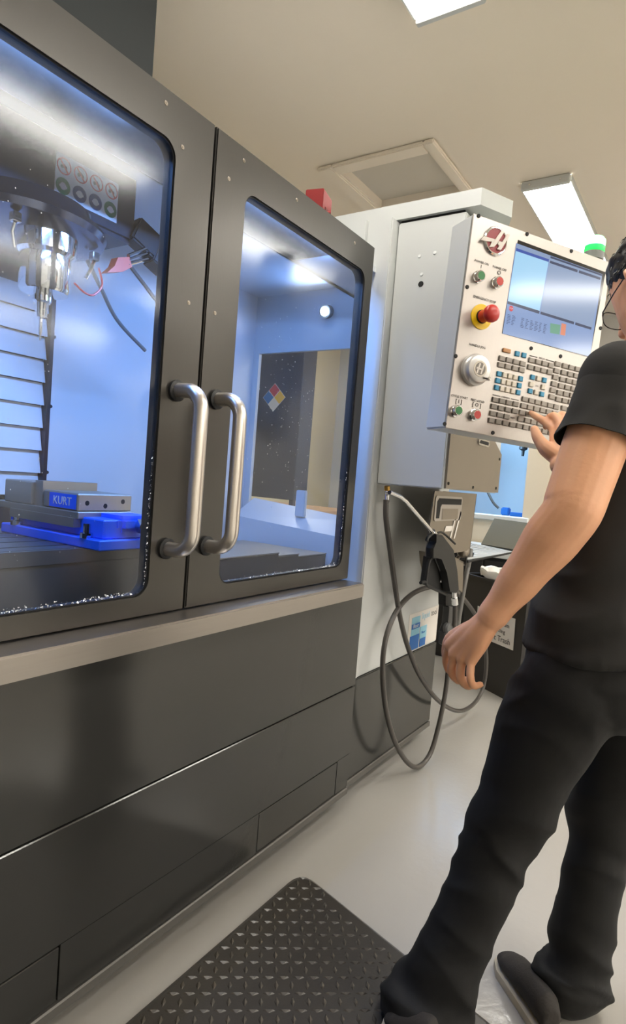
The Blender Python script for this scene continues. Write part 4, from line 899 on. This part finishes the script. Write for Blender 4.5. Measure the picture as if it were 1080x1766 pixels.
# left hand: hanging, fingers curled; back of the hand to the camera
kv = (Lkn-Lwr).normalized()
cv = (Vector(cam.matrix_world.translation)-Lkn).normalized()
pal = kv.cross(cv).normalized()      # across the knuckles
if pal.dot(cam.matrix_world.to_3x3() @ V(1,0,0)) < 0: pal = -pal     # points image right / down
bk = pal.cross(kv).normalized()
if bk.dot(cv) < 0: bk = -bk
K = [Vector(p) for p in ((1.135,-0.563,0.800), (1.125,-0.577,0.787), (1.119,-0.595,0.784), (1.114,-0.614,0.785))]
hc_ = Lwr.lerp((K[1]+K[2])/2, .5)
for kk, r_ in zip(K, (.0155,.0155,.015,.014)):
    limb(bm, [Lwr+(kk-Lwr)*.05, Lwr.lerp(kk,.5)+bk*.002, kk], [.021,.018,r_*.82], 5, 14)
    limb(bm, [kk-kv*.004+bk*.001, kk+bk*.001], [r_*.72,r_*.70], 2, 10)
limb(bm, [Lwr.lerp(hc_,.2), hc_-bk*.004, K[1].lerp(K[2],.5)-bk*.006+pal*.0], [.024,.026,.014], 5, 16, .8)
def finger(pts, r0): limb(bm, pts, [r0, r0*.98, r0*.9, r0*.78][:len(pts)], 5, 12)
Fp = [ [(1.135,-0.563,0.800), (1.155,-0.551,0.766), (1.172,-0.553,0.739), (1.181,-0.566,0.736)],
       [(1.125,-0.577,0.787), (1.136,-0.571,0.749), (1.158,-0.579,0.728), (1.176,-0.587,0.728)],
       [(1.119,-0.595,0.784), (1.122,-0.594,0.747), (1.143,-0.602,0.727), (1.160,-0.609,0.728)],
       [(1.114,-0.614,0.785), (1.103,-0.619,0.757), (1.116,-0.622,0.739), (1.133,-0.630,0.739)] ]
for i, fp in enumerate(Fp): finger([Vector(p) for p in fp], (.0088,.0090,.0088,.0080)[i])
limb(bm, [Lwr.lerp(K[0],.3)-bk*.012, Vector((1.153,-0.562,0.813)), Vector((1.170,-0.546,0.778)), Vector((1.181,-0.547,0.751))], [.015,.0135,.012,.010], 5, 12)  # thumb on the far side
# right hand at the keys
Ki = [Vector(p) for p in ((1.711,-0.590,1.281), (1.704,-0.606,1.293), (1.699,-0.625,1.288), (1.691,-0.642,1.273))]
tip = Vector((1.817,-0.489,1.338))
pn = V(-.5563,-.8310,-.0031)
tip = tip+pn*.012
limb(bm, [Rwr, Rwr.lerp(Ki[1].lerp(Ki[2],.5),.5)-V(0,0,.004), Ki[1].lerp(Ki[2],.5)-V(0,0,.004)], [.027,.031,.020], 5, 16, .7)
for kk in Ki: limb(bm, [Rwr, Rwr.lerp(kk,.5), kk], [.023,.020,.0145], 5, 14)
limb(bm, [Ki[0], Vector((1.724,-0.563,1.301)), Vector((1.736,-0.534,1.318)), tip], [.0135,.0112,.0098,.0080], 5, 12)
limb(bm, [Ki[1], Vector((1.722,-0.584,1.318)), Vector((1.738,-0.565,1.314)), Vector((1.740,-0.560,1.292))], [.0130,.0115,.0102,.009], 5, 12)
limb(bm, [Ki[2], Vector((1.729,-0.604,1.322)), Vector((1.747,-0.587,1.315)), Vector((1.749,-0.583,1.290))], [.0125,.0110,.0100,.009], 5, 12)
limb(bm, [Ki[3], Vector((1.719,-0.627,1.300)), Vector((1.738,-0.611,1.294)), Vector((1.740,-0.607,1.274))], [.0115,.0100,.0090,.008], 5, 12)
limb(bm, [Rwr.lerp(Ki[0],.25)-V(0,0,.002), Vector((1.659,-0.589,1.223)), Vector((1.662,-0.564,1.249)), Vector((1.671,-0.548,1.276))], [.026,.0210,.0150,.0115], 5, 12)
body = fuse('body', bm, 'skin', .0031, 2, per)
# eyes
for s in (-1, 1):
    bm = BM(); bmesh.ops.create_uvsphere(bm, u_segments=14, v_segments=10, radius=.0115, matrix=Matrix.Translation(hc+hf*.069+hr*s*.029+hu*.012)); put('eye', bm, 'sticker', per, smooth=True)
# ---- hair: cap plus strands
rr = random.Random(11)
bm = BM()
hair = [(-.045,-.050,.058,.054),(-.01,-.040,.070,.070),(.025,-.022,.0765,.090),(.055,-.012,.079,.098),(.09,-.010,.074,.094),(.118,-.010,.056,.072),(.130,-.012,.02,.03)]
rings(bm, [ell(hc+hu*u+hf*f, hr, hf, a, b, 28) for u,f,a,b in hair])
def hair_fn(co, no):
    for i in range(len(co)):
        p = Vector(co[i]); co[i] += no[i]*(noise.noise(p*60)*.004+noise.noise(p*25)*.004)
    return co
hr_o = fuse('hair', bm, 'hair', .005, 2, per, hair_fn, label='short messy black hair')
bm = BM()
for k in range(900):
    a = rr.uniform(0, 2*PI); u = rr.uniform(-.005,.125); s_ = math.sqrt(max(.03,1-(max(u,.02)/.140)**2))
    if math.sin(a) > .35 and u < .05: continue
    if math.sin(a) > -.1 and u < .035: continue
    base = hc+hu*u+hf*(.094*s_*math.sin(a)-.014)+hr*(.076*s_*math.cos(a))
    out_ = (base-hc).normalized(); dr = (hf*rr.uniform(.1,.9)-hu*rr.uniform(.2,1)+hr*rr.uniform(-.3,.3)); dr = (dr-out_*dr.dot(out_)).normalized()
    L_ = rr.uniform(.014,.028); sw = out_*rr.uniform(.001,.007)
    tube(bm, [base-out_*.003, base+out_*.003+dr*L_*.35, base+dr*L_*.75+sw, base+dr*L_+sw*.6-hu*.003], [.0013,.0016,.0011,.0003], 4)
put('strands', bm, 'hair', hr_o, smooth=True, kind='stuff')
# ---- glasses
g = V(0,0,0)
hinge = [hc+hf*.084-hr*.067+hu*.006, None]
el = hc-hr*.078+hu*.020-hf*.010
hl = hinge[0]; hrr = hl+hr*.134
bm = BM(); tube(bm, [hl, hl.lerp(el,.5)-hr*.002, el, el-hf*.03-hu*.012], .0014, 8); bm2 = BM(); tube(bm2, [hrr, hc+hr*.078+hu*.020-hf*.01, hc+hr*.076+hu*.008-hf*.03], .0014, 8)
gl_ = put('glasses', bm, 'frame', per, smooth=True, label='thin dark wire framed glasses'); put('temple_arm', bm2, 'frame', gl_, smooth=True)
gu = (hu*.96-hf*.25).normalized(); go = hl+hf*.004
for s, cc in ((0, hl+hr*.030-gu*.012+hf*.006), (1, hrr-hr*.030-gu*.012+hf*.006)):
    lp = [cc+hr*.027*math.copysign(abs(math.cos(a_))**.7, math.cos(a_))+gu*.020*math.copysign(abs(math.sin(a_))**.75, math.sin(a_)) for a_ in [2*PI*k/28 for k in range(28)]]
    bm = BM(); tube(bm, lp+[lp[0]], .0011, 6, False); rm_ = put('rim', bm, 'frame', gl_, smooth=True)
    bm = BM(); bm.faces.new([bm.verts.new(p) for p in lp]); put('lens', bm, 'eyeglass', gl_)
bm = BM(); tube(bm, smooth_path([hl+hr*.057-gu*.008+hf*.006, hl+hr*.069-gu*.002+hf*.009, hl+hr*.081-gu*.008+hf*.006], 4), .0012, 6); tube(bm, [hl, hl+hr*.004-gu*.004+hf*.006], .0016, 6); tube(bm, [hrr, hrr-hr*.004-gu*.004+hf*.006], .0016, 6); put('bridge', bm, 'frame', gl_, smooth=True)
# ---- shirt
def ridge2(v): return (1-abs(noise.noise(v))*2.2)
def wob(p, s, w): return noise.noise(Vector(p)*s+Vector(w))
def shirt_fn(co, no):
    for i in range(len(co)):
        x, y, z = co[i]; p = Vector((x, y, z)); rel = p-PO; rr1 = rel.dot(rb); f1 = rel.dot(fb)
        low = min(1, max(0, (1.10-z)/.22))
        d = ridge2(Vector((rr1*3.5+1, f1*4, z*17-rr1*11)))*.015*low+noise.noise(p*8)*.005+noise.noise(Vector((rr1*8, f1*8, z*26-rr1*14)))*.002*(.3+low)
        co[i] += no[i]*d
    return co
bm = BM()
sh = [(.818,.010,-.002,.172,.124),(.86,.018,0,.172,.122),(.95,.032,.005,.158,.112),(1.05,.052,.01,.160,.115),(1.16,.075,.01,.172,.120),(1.26,.088,.01,.183,.115),(1.33,.094,.012,.168,.098),(1.365,.098,.014,.115,.080),(1.392,.10,.015,.072,.066)]
rings(bm, [ell(B(r,f,z), rb, fb, a, b, 36, 2.2) for z,r,f,a,b in sh])
hemL = Lsh.lerp(Lel,.50)
limb(bm, [B(.06,.012,1.345), Lsh+rb*.03+V(0,0,.006), Lsh+V(0,0,.004), Lsh+(Lel-Lsh)*.12], [.060,.068,.068,.066], 6, 26)
limb(bm, [B(.14,.012,1.345), Rsh-rb*.035, Rsh+(Rel-Rsh)*.1+rb*.01, Rsh.lerp(Rel,.12)], [.060,.068,.068,.066], 6, 26)
shirt = fuse('tee_shirt', bm, 'shirt', .0062, 4, per, shirt_fn)
def sleeve(p0, p1, r0, r1, r2, seed):
    bm = BM(); d = (p1-p0).normalized(); x, y, _ = frame_for(d, rb); L_ = (p1-p0).length; rs = []
    N_ = 56
    prof = [(-.012, r0*.55), (-.006, r0*.8)]+[(L_*k/16, r0+(r1-r0)*min(1, k/8)+(r2-r1)*max(0, (k-8)/8)) for k in range(17)]
    prof += [(L_+.0005, r2-.0015), (L_-.002, r2-.003), (L_-.03, r2-.004)]
    for h, r in prof:
        ring = []
        for k in range(N_):
            a_ = 2*PI*k/N_; dr = x*math.cos(a_)+y*math.sin(a_); amp = max(0, min(1, h/L_))
            w_ = noise.noise(Vector((math.cos(a_)*1.6+seed, math.sin(a_)*1.6, h*9)))*.006*amp+ridge2(Vector((math.cos(a_)*1.2+seed*2, math.sin(a_)*1.2+h*10, h*16)))*.0035*amp
            ring.append(p0+d*h+dr*(r+w_))
        rs.append(ring)
    rings(bm, rs, caps=False)
    return put('sleeve', bm, 'shirt', shirt, smooth=True)
sleeve(Lsh+(Lel-Lsh)*.08, hemL, .0655, .0645, .0675, 1)
sleeve(Rsh+(Rel-Rsh)*.05, Rsh.lerp(Rel,.55), .066, .066, .069, 5)
# ---- jeans
def ridge(v): return (1-abs(noise.noise(v))*2.2)
def jeans_fn(co, no):
    for i in range(len(co)):
        x, y, z = co[i]; p = Vector((x, y, z)); rel = p-PO; rr1 = rel.dot(rb); f1 = rel.dot(fb)
        kn = math.exp(-((z-.42)/.09)**2); hem = math.exp(-((z-.07)/.10)**2); hp_ = math.exp(-((z-.74)/.07)**2)
        w1 = ridge(Vector((rr1*5+2, f1*5, z*13+rr1*10+f1*4)))
        d = w1*(.002+.011*kn+.009*hem+.008*hp_)+noise.noise(p*6)*.008+noise.noise(Vector((rr1*12, f1*12, z*30+f1*14)))*(.001+.002*kn+.003*hem)
        co[i] += no[i]*d
    return co
bm = BM()
rings(bm, [ell(B(r,f,z), rb, fb, a, b, 32, 2.1) for z,r,f,a,b in [(.675,.006,-.006,.04,.05),(.69,.006,-.006,.08,.08),(.71,.008,-.006,.115,.10),(.74,.008,-.006,.150,.113),(.78,.008,-.006,.168,.122),(.85,.014,-.002,.164,.116),(.90,.02,0,.150,.105)]])
limb(bm, [Lhip+V(0,0,-.01), Lhip.lerp(Lknee,.3), Lhip.lerp(Lknee,.65), Lknee, Lknee.lerp(Lank,.4), Lknee.lerp(Lank,.8), Lank+V(0,0,.02)], [.096,.094,.078,.064,.063,.072,.092], 5, 26)
limb(bm, [Rhip+V(0,0,-.01), Rhip.lerp(Rknee,.3), Rhip.lerp(Rknee,.65), Rknee, Rknee.lerp(Rank,.4), Rknee.lerp(Rank,.8), Rank+V(0,0,.035)], [.094,.088,.074,.063,.060,.064,.080], 5, 26)
jeans = fuse('jeans', bm, 'jeans', .0062, 4, per, jeans_fn)
# back pocket stitched on the left seat
# ---- shoes
def shoe(heel, toe, label, zb=.0):
    d = (toe-heel); d.z = 0; L_ = d.length; d.normalize(); s_ = V(-d.y, d.x, 0)
    prof = [(0,.020,.024),(.12,.028,.034),(.35,.030,.032),(.6,.034,.026),(.8,.036,.019),(.95,.026,.012),(1.0,.012,.007)]
    bm = BM(); rs = []
    for t_, w_, h_ in prof:
        c_ = heel+d*L_*t_; n_ = 16; ring = []
        for k in range(n_):
            a = 2*PI*k/n_; ring.append(c_+s_*w_*math.cos(a)+V(0,0,zb+.014+h_+h_*math.sin(a)))
        rs.append(ring)
    rings(bm, rs); sh_ = fuse('shoe', bm, 'shoe', .005, 3, per, None, label)
    n_ = 20; lo2 = []
    left = [(t_, w_) for t_, w_, _ in prof]
    pts = [heel+d*L_*t_*1.0+s_*(w_+.004) for t_, w_ in left]+[heel+d*(L_+.008)]+[heel+d*L_*t_-s_*(w_+.004) for t_, w_ in reversed(left)]+[heel-d*.006]
    bm = BM(); prism(bm, [p+V(0,0,zb+.001) for p in pts], (0,0,0), (0,0,.018)); put('sole', bm, 'sole', sh_, label='off white rubber sole')
shoe(Vector((1.301,-0.791,0.000)), Vector((1.446,-0.652,0.000)), 'charcoal knit shoe on the right foot')
shoe(Vector((1.087,-0.625,0.000)), Vector((1.111,-0.515,0.000)), 'charcoal knit shoe on the left foot', .017)
# watch / ring none
